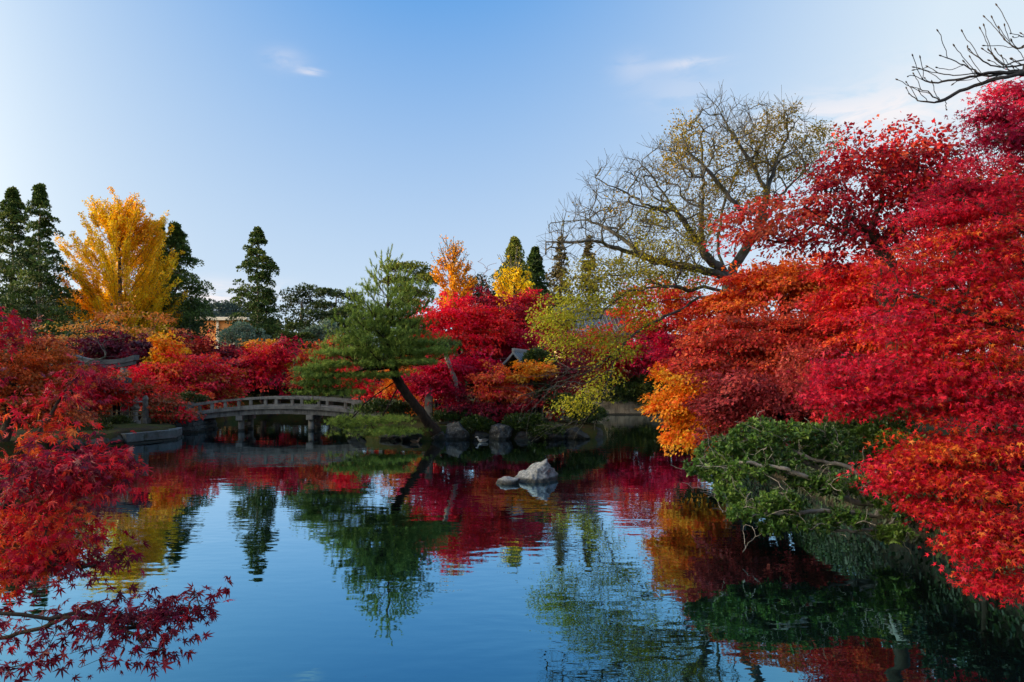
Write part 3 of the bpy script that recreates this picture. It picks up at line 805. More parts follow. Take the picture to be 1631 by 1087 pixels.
def long_wall(name, label, pts, z0, z1, seed, mat=M_TANWALL):
    r = np.random.RandomState(seed); pts = np.array(pts, float)
    seg = np.linalg.norm(np.diff(pts, axis=0), axis=1); cum = np.concatenate([[0], np.cumsum(seg)]); n = int(cum[-1]/.3)
    S = np.linspace(0, cum[-1], n); C = np.column_stack([np.interp(S, cum, pts[:, 0]), np.interp(S, cum, pts[:, 1])])
    t = unit(np.gradient(C, axis=0)); nr = np.column_stack([-t[:, 1], t[:, 0]])
    zs = np.linspace(z0, z1, 9)
    V = []
    for i in range(n):
        for j, z in enumerate(zs):
            k = .09*mnoise.fractal(Vector((C[i, 0]*.9, C[i, 1]*.9, z*1.6)), .8, 2, 5)
            p = C[i]+nr[i]*(k-.06*(z-z0)); V.append((p[0], p[1], z+.04*r.rand()*(j == 8)))
        p = C[i]-nr[i]*.6; V.append((p[0], p[1], z1)); V.append((p[0], p[1], z0))
    m = 11; F = []
    for i in range(n-1):
        for j in range(m): F.append((i*m+j, (i+1)*m+j, (i+1)*m+(j+1) % m, i*m+(j+1) % m))
    o = mesh_np(name, V, F, mat, smooth=False); tag(o, label, 'wall')
    return o
long_wall('retaining_wall', 'long dark earthy wall along the right bank behind the green shrub', [(6.62, -7), (6.65, 4), (6.7, 9), (6.9, 14), (7.3, 20), (8.2, 27), (9.5, 33), (11.4, 41), (12.3, 49.6)], -.6, 1.05, 4, M_BANKWALL)
long_wall('retaining_wall', 'tan wall at the far end of the pond under hanging ivy', [(12.4, 50.0), (6, 50.15), (2, 50.3)], -.6, .95, 5)

# ------------------------------------------------------------------ the bridge
def build_bridge():
    e = empty('stone_bridge', (-11.9, 35.6, 0), 'arched grey stone footbridge with low railings over the pond', 'bridge')
    x0, x1 = -17.3, -6.9; yc = 36.25; hw = .85
    xm = (x0+x1)/2+.1; hl = (x1-x0)/2
    def zarc(x): return 1.29-.45*((x-xm)/hl)**2       # deck top
    def sweep(name, ya, yb, dz0, dz1, xa, xb, mat, n=30, bev=.012, parent=e):
        bm = bmesh.new(); prev = None
        for i in range(n+1):
            x = xa+(xb-xa)*i/n; z = zarc(x)
            ring = [bm.verts.new((x, ya, z+dz0)), bm.verts.new((x, yb, z+dz0)), bm.verts.new((x, yb, z+dz1)), bm.verts.new((x, ya, z+dz1))]
            if prev:
                for k in range(4): bm.faces.new((prev[k], prev[(k+1) % 4], ring[(k+1) % 4], ring[k]))
            else: bm.faces.new(ring[::-1])
            prev = ring
        bm.faces.new(prev)
        if bev:
            es = [ed for ed in bm.edges if len(ed.link_faces) == 2 and ed.calc_face_angle(0) > .6]
            bmesh.ops.bevel(bm, geom=es, offset=bev, segments=2, affect='EDGES')
        return bm_obj(name, bm, mat, parent)
    # deck slabs, butt-jointed
    ns = 12
    for i in range(ns):
        a = x0+(x1-x0)*i/ns+.006; b = x0+(x1-x0)*(i+1)/ns-.006
        sweep('deck_slab', yc-hw+.02, yc+hw-.02, -.13, -.004, a, b, M_GRANITE, 4)
    for ys in (-1, 1):
        yf = yc+ys*hw
        # three beam lengths between the piers
        cuts = [x0-.1, W(381.7, 0, 35.4)[0], W(493.5, 0, 35.4)[0], x1+.1]
        for a, b in zip(cuts, cuts[1:]):
            sweep('beam', yf-ys*.30, yf-ys*.04, -.40, -.135, a+.004, b-.004, M_GRANITE, 14)
        for i in range(4):
            a = x0+(x1-x0)*i/4; b = x0+(x1-x0)*(i+1)/4
            sweep('kerb', yf-ys*.16, yf+ys*.08, -.128, .06, a+.004, b-.004, M_GRANITE, 8)
        xs = [x0+.35+(x1-x0-.7)*i/7 for i in range(8)]
        for i, x in enumerate(xs):
            bm = bmesh.new(); bx(bm, (x, yf-ys*.04, zarc(x)+.06+.15), (.15, .13, .315)); bm_obj('post', bm, M_GRANITE, e, bevel=.012)
        for a, b in zip([x0-.05]+xs[1:-1:2]+[x1+.05], xs[1:-1:2]+[x1+.05]):
            if b-a > .05: sweep('rail', yf-ys*.15, yf+ys*.07, .38, .49, a+.004, b-.004, M_GRANITE, 8, .02)
        # end piers of the railing
        for x in (x0-.12, x1+.12):
            bm = bmesh.new(); bx(bm, (x, yf-ys*.04, zarc(x)+.22), (.24, .24, .8)); bm_obj('newel', bm, M_GRANITE, e, bevel=.02)
    for px in (381.7, 493.5):
        x = W(px, 0, 35.4)[0]; zt = zarc(x)-.404
        bm = bmesh.new(); bx(bm, (x, yc, zt-.13), (.34, 1.9, .25)); bm_obj('cap_beam', bm, M_GRANITE, e, bevel=.015)
        for ys in (-1, 1):
            bm = bmesh.new(); lathe(bm, [(.17, -1.2), (.155, -.1), (.15, zt-.26)], (x, yc+ys*.62, 0), 14); bm_obj('pier', bm, M_GRANITE, e, smooth=True)
        bm = bmesh.new(); bx(bm, (x, yc, .32), (.16, 1.5, .16)); bm_obj('tie_beam', bm, M_GRANITE, e, bevel=.012)
build_bridge()

# ------------------------------------------------------------------ torii, stone posts, small things on the banks
def build_torii():
    d = 33.5; xl, xr = W(140, 0, d)[0], W(199, 0, d)[0]; z0 = gz(xr, d)-.1; zt = W(0, 586, d)[2]
    e = empty('torii', ((xl+xr)/2, d, z0+.1), 'grey stone torii gate with upturned beam ends above the red maples', 'gate')
    for x in (xl, xr):
        s = .06 if x == xl else -.06
        bm = bmesh.new(); lathe(bm, [(.21, 0), (.2, .3), (.165, zt-z0)], (0, 0, 0), 16)
        for v in bm.verts: v.co.x += s*v.co.z/(zt-z0)
        bmesh.ops.translate(bm, verts=bm.verts, vec=(x, d, z0)); bm_obj('pillar', bm, M_GRANITE, e, smooth=True)
        bm = bmesh.new(); lathe(bm, [(.3, 0), (.3, .16), (.24, .24)], (x, d, z0+.02), 16); bm_obj('pillar_base', bm, M_GRANITE, e, smooth=False)
    def curved(name, L, h, dep, z, up):
        bm = bmesh.new(); prev = None; n = 22
        for i in range(n+1):
            u = -1+2*i/n; x = (xl+xr)/2+u*L/2; k = up*abs(u)**2.6
            ring = [bm.verts.new((x, d-dep/2, z+k)), bm.verts.new((x, d+dep/2, z+k)), bm.verts.new((x, d+dep/2*1.1, z+k*1.18+h)), bm.verts.new((x, d-dep/2*1.1, z+k*1.18+h))]
            if prev:
                for q in range(4): bm.faces.new((prev[q], prev[(q+1) % 4], ring[(q+1) % 4], ring[q]))
            else: bm.faces.new(ring[::-1])
            prev = ring
        bm.faces.new(prev); bm_obj(name, bm, M_BLUESTONE, e)
    w = xr-xl
    curved('under_beam', w*1.52, .17, .30, zt+.0, .16); curved('top_beam', w*1.64, .22, .42, zt+.175, .2)
    bm = bmesh.new(); bx(bm, ((xl+xr)/2, d, zt-.62), (w*1.32, .2, .26)); bm_obj('tie_beam', bm, M_BLUESTONE, e, bevel=.015)
    bm = bmesh.new(); bx(bm, ((xl+xr)/2, d-.02, zt-.24), (.34, .12, .46)); bm_obj('tablet', bm, M_BLUESTONE, e, bevel=.012)
build_torii()
def stone_lantern(label, px, d, h, cap=True):
    x = W(px, 0, d)[0]; z = gz(x, d)-.05; e = empty('stone_lantern', (x, d, z), label, 'lantern'); k = h/1.6
    def L(name, prof, n=6): bm = bmesh.new(); lathe(bm, [(a*k, b*k) for a, b in prof], (x, d, z), n); bm_obj(name, bm, M_GRANITE, e)
    L('base', [(.3, 0), (.3, .14), (.2, .22)]); L('shaft', [(.14, .222), (.12, .5), (.14, .8)], 12); L('platform', [(.15, .802), (.28, .9), (.28, .98)])
    L('fire_box', [(.19, .982), (.19, 1.24)], 4); L('cap', [(.42, 1.242), (.36, 1.3), (.12, 1.46), (.1, 1.5)]); L('finial', [(.06, 1.502), (.1, 1.56), (.02, 1.66)], 10)
stone_lantern('grey stone lantern on the left bank beside the torii pillar', 216, 32.6, 1.35)
stone_lantern('small grey stone lantern under the crimson maple on the far bank', 441, 51.5, 1.7)
def stone_post(label, px, d, h, w, cat='post'):
    x = W(px, 0, d)[0]; z = gz(x, d)-.05; e = empty('stone_post', (x, d, z), label, cat)
    bm = bmesh.new(); bx(bm, (x, d, z+.14), (w*1.6, w*1.6, .3)); bm_obj('base', bm, M_GRANITE, e, bevel=.03)
    bm = bmesh.new(); bx(bm, (x, d, z+.292+h/2), (w, w, h), taper=.88); bm_obj('shaft', bm, M_GRANITE, e, bevel=.02)
    bm = bmesh.new(); bx(bm, (x, d, z+.296+h+.1), (w*1.15, w*1.15, .2), taper=.35); bm_obj('cap', bm, M_GRANITE, e, bevel=.012)
stone_post('tall weathered stone pillar behind the leaning pine trunk', 683, 32.9, 1.3, .38)
stone_post('slim stone pillar between the torii and the bridge', 232, 33.2, .9, .22)
def slab_path():
    for i, (px, d, w, lab) in enumerate([(706, 32.2, 1.5, 'flat grey stone slab beside the leaning pine trunk'), (760, 33.2, 1.0, 'short pale stone slab under the crimson island maples')]):
        x = W(px, 0, d)[0]; bm = bmesh.new(); bx(bm, (x, d, gz(x, d)+.1), (w, .6, .16)); o = bm_obj('stone_slab', bm, M_GRANITE, bevel=.03); tag(o, lab, 'slab')
    e = empty('stone_steps', (W(694, 0, 31)[0], 31, 0), 'dark stone steps down to the water by the pine foot', 'steps')
    x = W(694, 0, 31)[0]
    for k in range(4):
        bm = bmesh.new(); bx(bm, (x, 30.5+k*.28, -.15+k*.155), (.95-.04*k, .3, .30)); bm_obj('step', bm, M_ROCK, e, bevel=.02)
slab_path()
rock('dark squat boulder with a grey top on the island behind the maples', (W(786, 0, 32.6)[0], 32.6, .85), (.38, .34, .42), 71, M_DARKROCK, sub=4)
def fence():
    d = 31.6; e = empty('bamboo_fence', (W(165, 0, d)[0], d, gz(W(165, 0, d)[0], d)), 'low bamboo rail fence on the left bank below the torii', 'fence')
    xs = np.linspace(W(112, 0, d)[0], W(226, 0, d)[0], 8)
    m = plain('old_bamboo', (96, 84, 62), .7)
    for x in xs:
        bm = bmesh.new(); lathe(bm, [(.03, -.1), (.03, .55)], (x, d, gz(x, d)), 8); bm_obj('post', bm, m, e)
    for h in (.28, .48):
        bm = bmesh.new(); lathe(bm, [(.022, 0), (.022, xs[-1]-xs[0]+.3)], (0, 0, 0), 8); bm.transform(Matrix.Translation((xs[0]-.15, d-.055, gz(xs[3], d)+h)) @ Matrix.Rotation(math.pi/2, 4, 'Y')); bm_obj('rail', bm, m, e)
fence()

def skin_figure(name, joints, edges, mat, parent, sub=2):
    me = bpy.data.meshes.new(name); me.from_pydata([j[:3] for j in joints], edges, []); o = link(name, me, parent, mat)
    sk = o.modifiers.new('skin', 'SKIN'); sv = me.skin_vertices[0].data
    for i, j in enumerate(joints):
        r_ = j[3] if isinstance(j[3], tuple) else (j[3], j[3]); sv[i].radius = r_; sv[i].use_root = (i == 0)
    s = o.modifiers.new('sub', 'SUBSURF'); s.levels = sub; s.render_levels = sub
    return o
def person(label, px, d, h, coat, legs, face=0, hold=False):
    x = W(px, 0, d)[0]; z = gz(x, d); e = empty('person', (x, d, z), label, 'person'); k = h/1.7
    Rm = Matrix.Translation((x, d, z)) @ Matrix.Rotation(face, 4, 'Z') @ Matrix.Scale(k, 4)
    def tr(js): return [(*(Rm @ Vector(j[:3])), (tuple(a*k for a in j[3]) if isinstance(j[3], tuple) else j[3]*k)) for j in js]
    skin = plain('skin_tone', (206, 160, 132), .6, .3, .05)
    J = [(0, 0, .95, (.15, .10)), (0, 0, 1.15, (.15, .1)), (0, 0, 1.36, (.18, .1)), (0, .0, 1.46, (.07, .07)), (.17, 0, 1.38, .062), (.23, .02, 1.12, .048), (.2, -.14, .93, .038), (-.17, 0, 1.38, .062), (-.23, .02, 1.12, .048), (-.2, -.1, .9, .038),
         (.1, 0, .86, .09), (.11, -.03, .48, .062), (.12, .02, .08, .045), (.12, -.14, .04, .04), (-.1, 0, .86, .09), (-.11, .0, .48, .062), (-.12, .05, .08, .045), (-.12, -.11, .04, .04), (0, -.01, 1.54, .06), (0, -.02, 1.62, (.085, .1)), (0, -.01, 1.70, .06)]
    E = [(0, 1), (1, 2), (2, 3), (2, 4), (4, 5), (5, 6), (2, 7), (7, 8), (8, 9), (0, 10), (10, 11), (11, 12), (12, 13), (0, 14), (14, 15), (15, 16), (16, 17), (3, 18), (18, 19), (19, 20)]
    skin_figure('body', tr(J), E, skin, e)
    Jc = [(0, 0, .84, (.2, .14)), (0, 0, 1.15, (.185, .13)), (0, 0, 1.37, (.205, .13)), (0, 0, 1.44, (.09, .09)), (.17, 0, 1.38, .085), (.23, .02, 1.12, .068), (.2, -.13, .95, .055), (-.17, 0, 1.38, .085), (-.23, .02, 1.12, .068), (-.2, -.09, .92, .055)]
    skin_figure('coat', tr(Jc), E[:9], plain('coat_cloth', coat, .9, .1), e)
    Jl = [(0, 0, .92, (.15, .11)), (.1, 0, .82, .105), (.11, -.03, .48, .08), (.12, .02, .1, .062), (-.1, 0, .82, .105), (-.11, 0, .48, .08), (-.12, .05, .1, .062)]
    skin_figure('trousers', tr(Jl), [(0, 1), (1, 2), (2, 3), (0, 4), (4, 5), (5, 6)], plain('trouser_cloth', legs, .9, .1), e)
    Jh = [(0, .02, 1.72, (.085, .09)), (0, .05, 1.64, (.09, .08)), (0, .05, 1.56, .05)]
    skin_figure('hair', tr(Jh), [(0, 1), (1, 2)], plain('dark_hair', (28, 22, 20), .5), e)
person('visitor in a dark jacket standing on the left bank behind the torii pillar', 186, 34.3, 1.68, (34, 34, 42), (40, 42, 56), .6)
person('visitor in a pale coat under the maples left of the bridge', 212, 36.5, 1.62, (196, 192, 188), (60, 58, 62), 2.3)
person('visitor in a red jacket on the island path behind the leaning pine', 697, 35.5, 1.6, (176, 20, 34), (30, 32, 40), -.4)

def duck(label, px, d, s, heading, back, belly):
    x = W(px, 0, d)[0]; e = empty('duck', (x, d, 0), label, 'duck')
    Rm = Matrix.Translation((x, d, 0)) @ Matrix.Rotation(heading, 4, 'Z') @ Matrix.Scale(s, 4)
    def tr(js): return [(*(Rm @ Vector(j[:3])), (tuple(a*s for a in j[3]) if isinstance(j[3], tuple) else j[3]*s)) for j in js]
    skin_figure('body', tr([(0, 0, .05, (.1, .085)), (.14, 0, .06, (.08, .075)), (-.15, 0, .075, (.07, .055)), (-.25, 0, .11, .02), (.2, 0, .13, .036), (.225, 0, .2, .034), (.24, 0, .245, .048), (.3, 0, .235, .02), (.345, 0, .225, (.016, .01))]),
                [(0, 1), (0, 2), (2, 3), (1, 4), (4, 5), (5, 6), (6, 7), (7, 8)], plain('duck_belly', belly, .8), e)
    for q in (-1, 1):
        skin_figure('wing', tr([(.08, q*.075, .1, (.03, .045)), (-.08, q*.078, .11, (.03, .045)), (-.24, q*.04, .125, .012)]), [(0, 1), (1, 2)], plain('duck_wing', back, .8), e)
duck('pale grey duck swimming in front of the island boulders', 769, 29.6, .95, 3.3, (84, 82, 80), (158, 156, 152))
duck('brown duck swimming below the low pine bough', 661, 29.3, .85, .3, (84, 66, 50), (130, 106, 84))

# ------------------------------------------------------------------ trees: the far rows
cedar('tall dark cedar at the left edge of the picture', (20, 303), 545, 60, 95, 1, n=270, n_leaf=120, power=.9)
cedar('tall dark cedar second from the left touching the golden ginkgo', (63, 297), 545, 56, 91, 2, n=270, n_leaf=120, power=.9)
cedar('narrow dark cedar tip rising behind the right side of the ginkgo', (254, 357), 540, 46, 112, 3)
cedar('broad dark cone shaped cedar right of the golden ginkgo', (280, 358), 545, 64, 106, 4, n=330, n_leaf=110)
cedar('lone slender cedar with bare lower trunk left of centre', (410, 365), 540, 36, 72, 5, n=230, n_leaf=110, power=.6)
cedar('sunlit olive cedar behind the small yellow ginkgo', (820, 382), 520, 50, 76, 6, pal=[(48, 62, 26), (78, 88, 34), (110, 116, 46), (130, 130, 54)])
cedar('dark narrow cedar close right of the olive cedar', (852, 398), 520, 42, 80, 7)
BROWNCEDAR = [(62, 62, 36), (84, 76, 44), (104, 88, 54), (76, 84, 44)]
cedar('sparse brownish cedar behind the bare branches', (893, 380), 510, 26, 70, 8, n=190, n_leaf=40, pal=BROWNCEDAR)
cedar('sparse brownish cedar nearest the big tree limbs', (938, 376), 510, 24, 71, 9, n=190, n_leaf=40, pal=BROWNCEDAR)

def ginkgo(label, base, d, top, crown, seed, n_limb=80, n_leaf=30000, leaf=.26, pal=GOLD, bare=.0, root=.45, spread=1.0, low=.0):
    """ascending straight limbs clothed in short leafy spurs; crown=(px,py,rx,ry)"""
    r = np.random.RandomState(seed)
    x = W(base, 0, d)[0]; z0 = gz(x, d)-.1
    e = empty('ginkgo_tree', (x, d, z0+.1), label, 'tree')
    tip = W(top[0], top[1], d); c = W(crown[0], crown[1], d); rx = crown[2]*d/FPX; rz_ = crown[3]*d/FPX
    sk = Skel(); H = tip[2]-z0
    ids = sk.path([np.array((x, d, z0)), np.array((x+.1, d, z0+H*.4)), np.array(((x+tip[0])/2, d, z0+H*.7)), tip-np.array((0, 0, H*.03))], step=H*.03, r=r, wob=.03)
    limbs = []
    for k in range(n_limb):
        u = (k+r.rand())/n_limb
        el = -.85+2.3*u**.85; el = min(el, 1.45); az = r.rand()*6.283
        rr_ = (.6+.42*r.rand()**.8+(.16*r.rand() if el > .7 else 0))
        end = c+np.array((math.cos(az)*math.cos(el)*rx*spread, math.sin(az)*math.cos(el)*rx*.85, math.sin(el)*rz_))*rr_
        dist = math.hypot(end[0]-x, end[1]-d)
        zs = end[2]-dist*(.62+.5*r.rand())-.03*H; zs = np.clip(zs, z0+H*.08, z0+H*.93)
        i = ids[int(np.argmin(abs(sk.P[ids, 2]-zs)))]
        a = sk.P[i]; m = (a+end)/2+np.array((0, 0, -.05*np.linalg.norm(end-a)))+r.normal(0, .12, 3)
        l = sk.path([m, end], i, step=H*.03, r=r, wob=.04); limbs.append(l)
        for q in range(3):
            j = l[int(len(l)*(.3+.55*r.rand()))]; b = sk.P[j]; dr = unit(end-a+np.array((*(r.normal(0, .5, 2)*np.linalg.norm(end-a)*.6), .25*H*.2)))
            L = (.12+.12*r.rand())*np.linalg.norm(end-a)+.6
            limbs.append(sk.path([b+dr*L*.5, b+dr*L+np.array((0, 0, .1*L))], j, step=H*.03, r=r, wob=.03))
    sk.radii(.018, 2.3, root); sk.mesh('trunk', M_GREYBARK, e, 5, flare=.4)
    nodes = np.concatenate([l[int(len(l)*.15):] for l in limbs]); P = sk.P[nodes]
    keep = P[:, 2] > z0+H*.1+low
    nodes = nodes[keep]; P = P[keep]
    w = np.clip((tip[2]-P[:, 2])/H/.45, .08, 1) if bare else np.clip((tip[2]-P[:, 2])/H/.12, .25, 1)
    if bare: w = np.where(P[:, 2] > tip[2]-H*bare, w*.12, w)
    j = r.choice(len(nodes), n_leaf, p=w/w.sum()); par = sk.par[nodes[j]]; t = r.rand(n_leaf)[:, None]
    C = P[j]*(t)+sk.P[par]*(1-t); dirv = unit(P[j]-sk.P[par])
    off = unit(r.normal(size=(n_leaf, 3))); off -= (off*dirv).sum(1, keepdims=True)*dirv
    pos = C+off*(.05+.28*r.rand(n_leaf)**1.2)[:, None]*(H/28)*1.15
    tt = .5+.3*snoise(pos, .35, seed)+r.normal(0, .16, n_leaf)
    leaves('crown', pos, unit(off+dirv*.6), unit(r.normal(size=(n_leaf, 3))+np.array((0, 0, .6))), leaf*(.6+.7*r.rand(n_leaf)), palette(tt, pal, r, .1), T_KITE, M_LEAF, e, True)
ginkgo('large golden ginkgo tree standing between dark cedars', 190, 100, (190, 303), (195, 462, 106, 148), 21, n_limb=190, n_leaf=90000, leaf=.27, low=-9)
ginkgo('slender amber ginkgo with bare reddish top twigs behind the crimson maples', 723, 62, (722, 389), (722, 450, 34, 62), 22, n_limb=60, n_leaf=9000, leaf=.22, pal=[(186, 118, 14), (216, 146, 20), (232, 164, 30)], bare=.42, root=.2)
ginkgo('small bright yellow ginkgo in front of the olive cedar', 816, 57, (820, 414), (816, 478, 36, 64), 23, n_limb=50, n_leaf=9000, leaf=.2, pal=[(232, 152, 8), (246, 180, 14), (250, 196, 26)], bare=.06, root=.18)

# evergreen and clipped trees far behind the bridge
def lobed(label, base, lobes, pal, seed, n=60, n_leaf=60, leaf=.22, Rc=.9, name='evergreen_tree', root=.2, bark=None, squash=.7, gap=.3, cat='tree', mat=None, group=None, low=-.5, tier=None, tmpl=T_KITE, forks=True, shell=.5, bias=0, tip=.012):
    r = np.random.RandomState(seed); T, _ = lobe_points(lobes, n, r, shell, low, tier)
    cs = np.array([W(*l[:2], l[4]) for l in lobes]); c = cs.mean(0)
    x, y = (W(base[0], 0, base[1])[0], base[1]); z0 = gz(x, y)-.08
    h = max(c[2]-z0, .25)
    cz = max(c[2], z0+.3); c = np.array((c[0], c[1], cz))
    tp = [np.array((x, y, z0)), np.array((x*.75+c[0]*.25, y, z0+h*.35))+r.normal(0, .05*h, 3)*np.array((1, 1, 0)), np.array((x*.4+c[0]*.6, y, z0+h*.65)), np.array((c[0], y, c[2]+.05))]
    return clump_tree(label, None, T, Rc, pal, n_leaf, leaf, seed, tp, name=name, cat=cat, root=root, bark=bark or M_CEDARBARK, ok_from=.45, squash=squash, mat=mat, group=group, tmpl=tmpl, curve=.3, bias=bias, tip=tip)
lobed('open crowned dark tree right of the lone cedar', (482, 86), [(470, 478, 20, 15, 86), (492, 472, 18, 16, 86), (500, 495, 18, 14, 86), (460, 500, 16, 12, 86)], DKGREEN, 31, n=60, n_leaf=60, Rc=.8, root=.25)
lobed('dark flat topped pine between the open tree and the pine at centre', (533, 84), [(520, 470, 22, 8, 84), (548, 476, 22, 9, 84), (515, 492, 20, 8, 84), (552, 496, 22, 9, 84), (535, 508, 24, 8, 84)], DKGREEN, 32, n=70, n_leaf=70, Rc=.85, name='pine_tree', squash=.5, root=.3)
lobed('olive umbrella pine rising behind the tip of the main pine', (655, 70), [(650, 432, 34, 10, 70), (672, 448, 24, 10, 70), (632, 452, 22, 9, 70), (655, 470, 34, 11, 70), (648, 490, 30, 10, 70)], [(62, 74, 26), (96, 104, 34), (122, 124, 44)], 33, n=110, n_leaf=80, Rc=.75, name='pine_tree', squash=.5, leaf=.2)
lobed('dark evergreen between the amber ginkgo and the yellow ginkgo', (762, 72), [(762, 470, 20, 26, 72), (775, 490, 24, 20, 72)], DKGREEN, 34, n=50, n_leaf=60, Rc=.8)
lobed('blue green shrubby tree at the foot of the lone cedar', (388, 60), [(385, 540, 32, 22, 60), (372, 560, 26, 20, 60), (410, 552, 22, 18, 60)], BLUEGREEN, 35, n=80, n_leaf=70, leaf=.16, Rc=.5)
lobed('clipped garden pine with flat green tiers behind the bridge', (470, 55), [(470, 522, 14, 5, 55), (455, 537, 16, 5, 55), (486, 538, 16, 5, 55), (470, 552, 24, 6, 55), (500, 556, 14, 5, 55), (448, 560, 14, 5, 55)], [(40, 54, 20), (64, 80, 28), (92, 100, 36)], 36, n=70, n_leaf=70, leaf=.15, Rc=.42, squash=.4, name='pine_tree')
lobed('blue green bush between the clipped pine and the main pine', (505, 58), [(505, 540, 22, 16, 58), (525, 530, 16, 14, 58)], BLUEGREEN, 37, n=50, n_leaf=60, leaf=.16, Rc=.5)
lobed('dark round evergreen behind the clipped pine', (505, 70), [(505, 520, 44, 20, 70), (560, 520, 40, 24, 70)], DKGREEN, 38, n=90, n_leaf=60, Rc=.8)
# a belt of dark woods that closes the view behind the maples
def woods():
    r = np.random.RandomState(77); n = 1500
    px = r.uniform(-60, 1500, n); d = r.uniform(74, 118, n); top = 545-16*np.sin(px*.017)-8*np.sin(px*.05)+np.where((px > 296) & (px < 425), 46, 0)
    py = top+r.rand(n)**1.3*60
    P = np.column_stack([(px-CX)/FPX*d, d, CAMZ+(HY-py)/FPX*d]); m = 46; si = np.repeat(np.arange(n), m); q = unit(r.normal(size=(n*m, 3)))
    t = (.45+.3*snoise(P, .2, 3)+r.normal(0, .2, n))[si]
    tag(leaves('woods', P[si]+q*(1.1+.9*r.rand(n))[si][:, None], unit(q+r.normal(0, .5, q.shape)), unit(q+r.normal(0, .5, q.shape)), .5*(.6+.8*r.rand(n*m)), palette(t, DKGREEN+[(70, 60, 34)], r, .15), T_KITE, M_NEEDLE, None, True),
        'dark green belt of woods closing the view behind the garden maples', 'woods')
woods()

# maples behind the bridge and on the left bank
maple('orange brown maple with open crown at the foot of the ginkgo', (185, 47), [(150, 528, 50, 22, 47), (210, 515, 60, 26, 48), (260, 530, 40, 20, 46), (110, 540, 40, 22, 46), (190, 545, 50, 18, 46)], [(150, 86, 40), (190, 108, 42), (206, 130, 50), (160, 120, 50)], 80, 30, .2, .7, seed=41, tier=.8, rnd=.6)
maple('dark crimson maple between the torii beam and the ginkgo', (185, 42), [(160, 560, 48, 24, 42), (205, 552, 40, 20, 42), (230, 570, 30, 20, 41)], [(56, 8, 26), (84, 10, 34), (110, 14, 40)], 110, 60, .2, .6, seed=42)
maple('dark red spreading maple below the broad cedar', (325, 52), [(300, 552, 44, 18, 52), (345, 562, 40, 16, 52), (372, 580, 34, 20, 50), (280, 556, 30, 18, 51)], [(76, 10, 28), (116, 16, 32), (150, 26, 36), (168, 60, 36)], 140, 60, .22, .75, seed=43)
maple('bright red maple left of the bridge beside the small orange one', (300, 41), [(300, 590, 60, 28, 41), (340, 600, 42, 26, 42), (250, 600, 44, 28, 40), (290, 625, 60, 22, 40), (345, 630, 34, 20, 42)], [(150, 84, 30), (130, 12, 36), (190, 12, 48), (216, 26, 54), (226, 60, 44), (226, 96, 36)], 240, 72, .17, .62, seed=44, bias=.12)
maple('small bright orange maple above the bridge approach', (266, 40.5), [(262, 548, 15, 13, 40.5), (272, 570, 20, 18, 40.5), (255, 575, 16, 14, 40.5)], ORANGE, 70, 56, .16, .42, seed=45)
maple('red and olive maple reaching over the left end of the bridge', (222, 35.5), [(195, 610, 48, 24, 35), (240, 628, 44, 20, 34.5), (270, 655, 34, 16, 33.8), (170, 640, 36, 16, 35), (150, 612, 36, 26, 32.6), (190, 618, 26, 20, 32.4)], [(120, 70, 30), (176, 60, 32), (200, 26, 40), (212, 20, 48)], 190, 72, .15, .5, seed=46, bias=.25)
maple('crimson maple with raised branches behind the middle of the bridge', (420, 50), [(425, 575, 22, 24, 50), (405, 590, 28, 22, 50), (450, 560, 20, 22, 50), (432, 605, 40, 14, 50)], CRIMSON+[(206, 60, 40)], 130, 60, .2, .6, seed=47, tilt=.5)
maple('golden orange maple behind the crimson one and the lone cedar trunk', (440, 57), [(425, 555, 34, 14, 57), (465, 570, 36, 16, 57), (500, 575, 26, 14, 57)], [(176, 96, 24), (222, 140, 24), (236, 160, 30)], 90, 56, .24, .75, seed=48)
maple('rusty maple between the clipped pine and the main pine', (525, 50), [(520, 575, 36, 26, 50), (545, 555, 26, 20, 52), (498, 600, 28, 18, 49)], RUST, 110, 56, .22, .7, seed=49)
maple('dull red maple behind the left bank lanterns', (345, 55), [(345, 585, 40, 26, 55), (385, 600, 32, 22, 55)], MAROON+[(176, 30, 40)], 100, 56, .24, .75, seed=50)
maple('scarlet maple showing between the pine boughs', (572, 38.5), [(566, 605, 26, 12, 38), (590, 622, 26, 10, 38), (552, 590, 14, 10, 38), (612, 640, 16, 9, 37)], SCARLET[1:4], 90, 56, .15, .42, seed=51)
maple('orange brown maple filling the left bank behind the near branches', (0, 23.5), [(40, 560, 60, 40, 24), (85, 590, 50, 40, 24.5), (20, 620, 60, 40, 23.5), (90, 640, 50, 34, 24), (-40, 590, 60, 60, 23), (40, 600, 60, 40, 25)], [(104, 40, 24), (160, 62, 30), (192, 84, 34), (206, 104, 44), (150, 84, 36)], 330, 84, .1, .42, seed=52, rnd=.6)
maple('dark red maple low on the left bank left of the torii', (100, 31), [(90, 640, 60, 26, 30), (130, 610, 40, 30, 31), (40, 650, 50, 26, 29)], [(96, 14, 30), (150, 22, 36), (186, 40, 36)], 170, 64, .14, .5, seed=53)

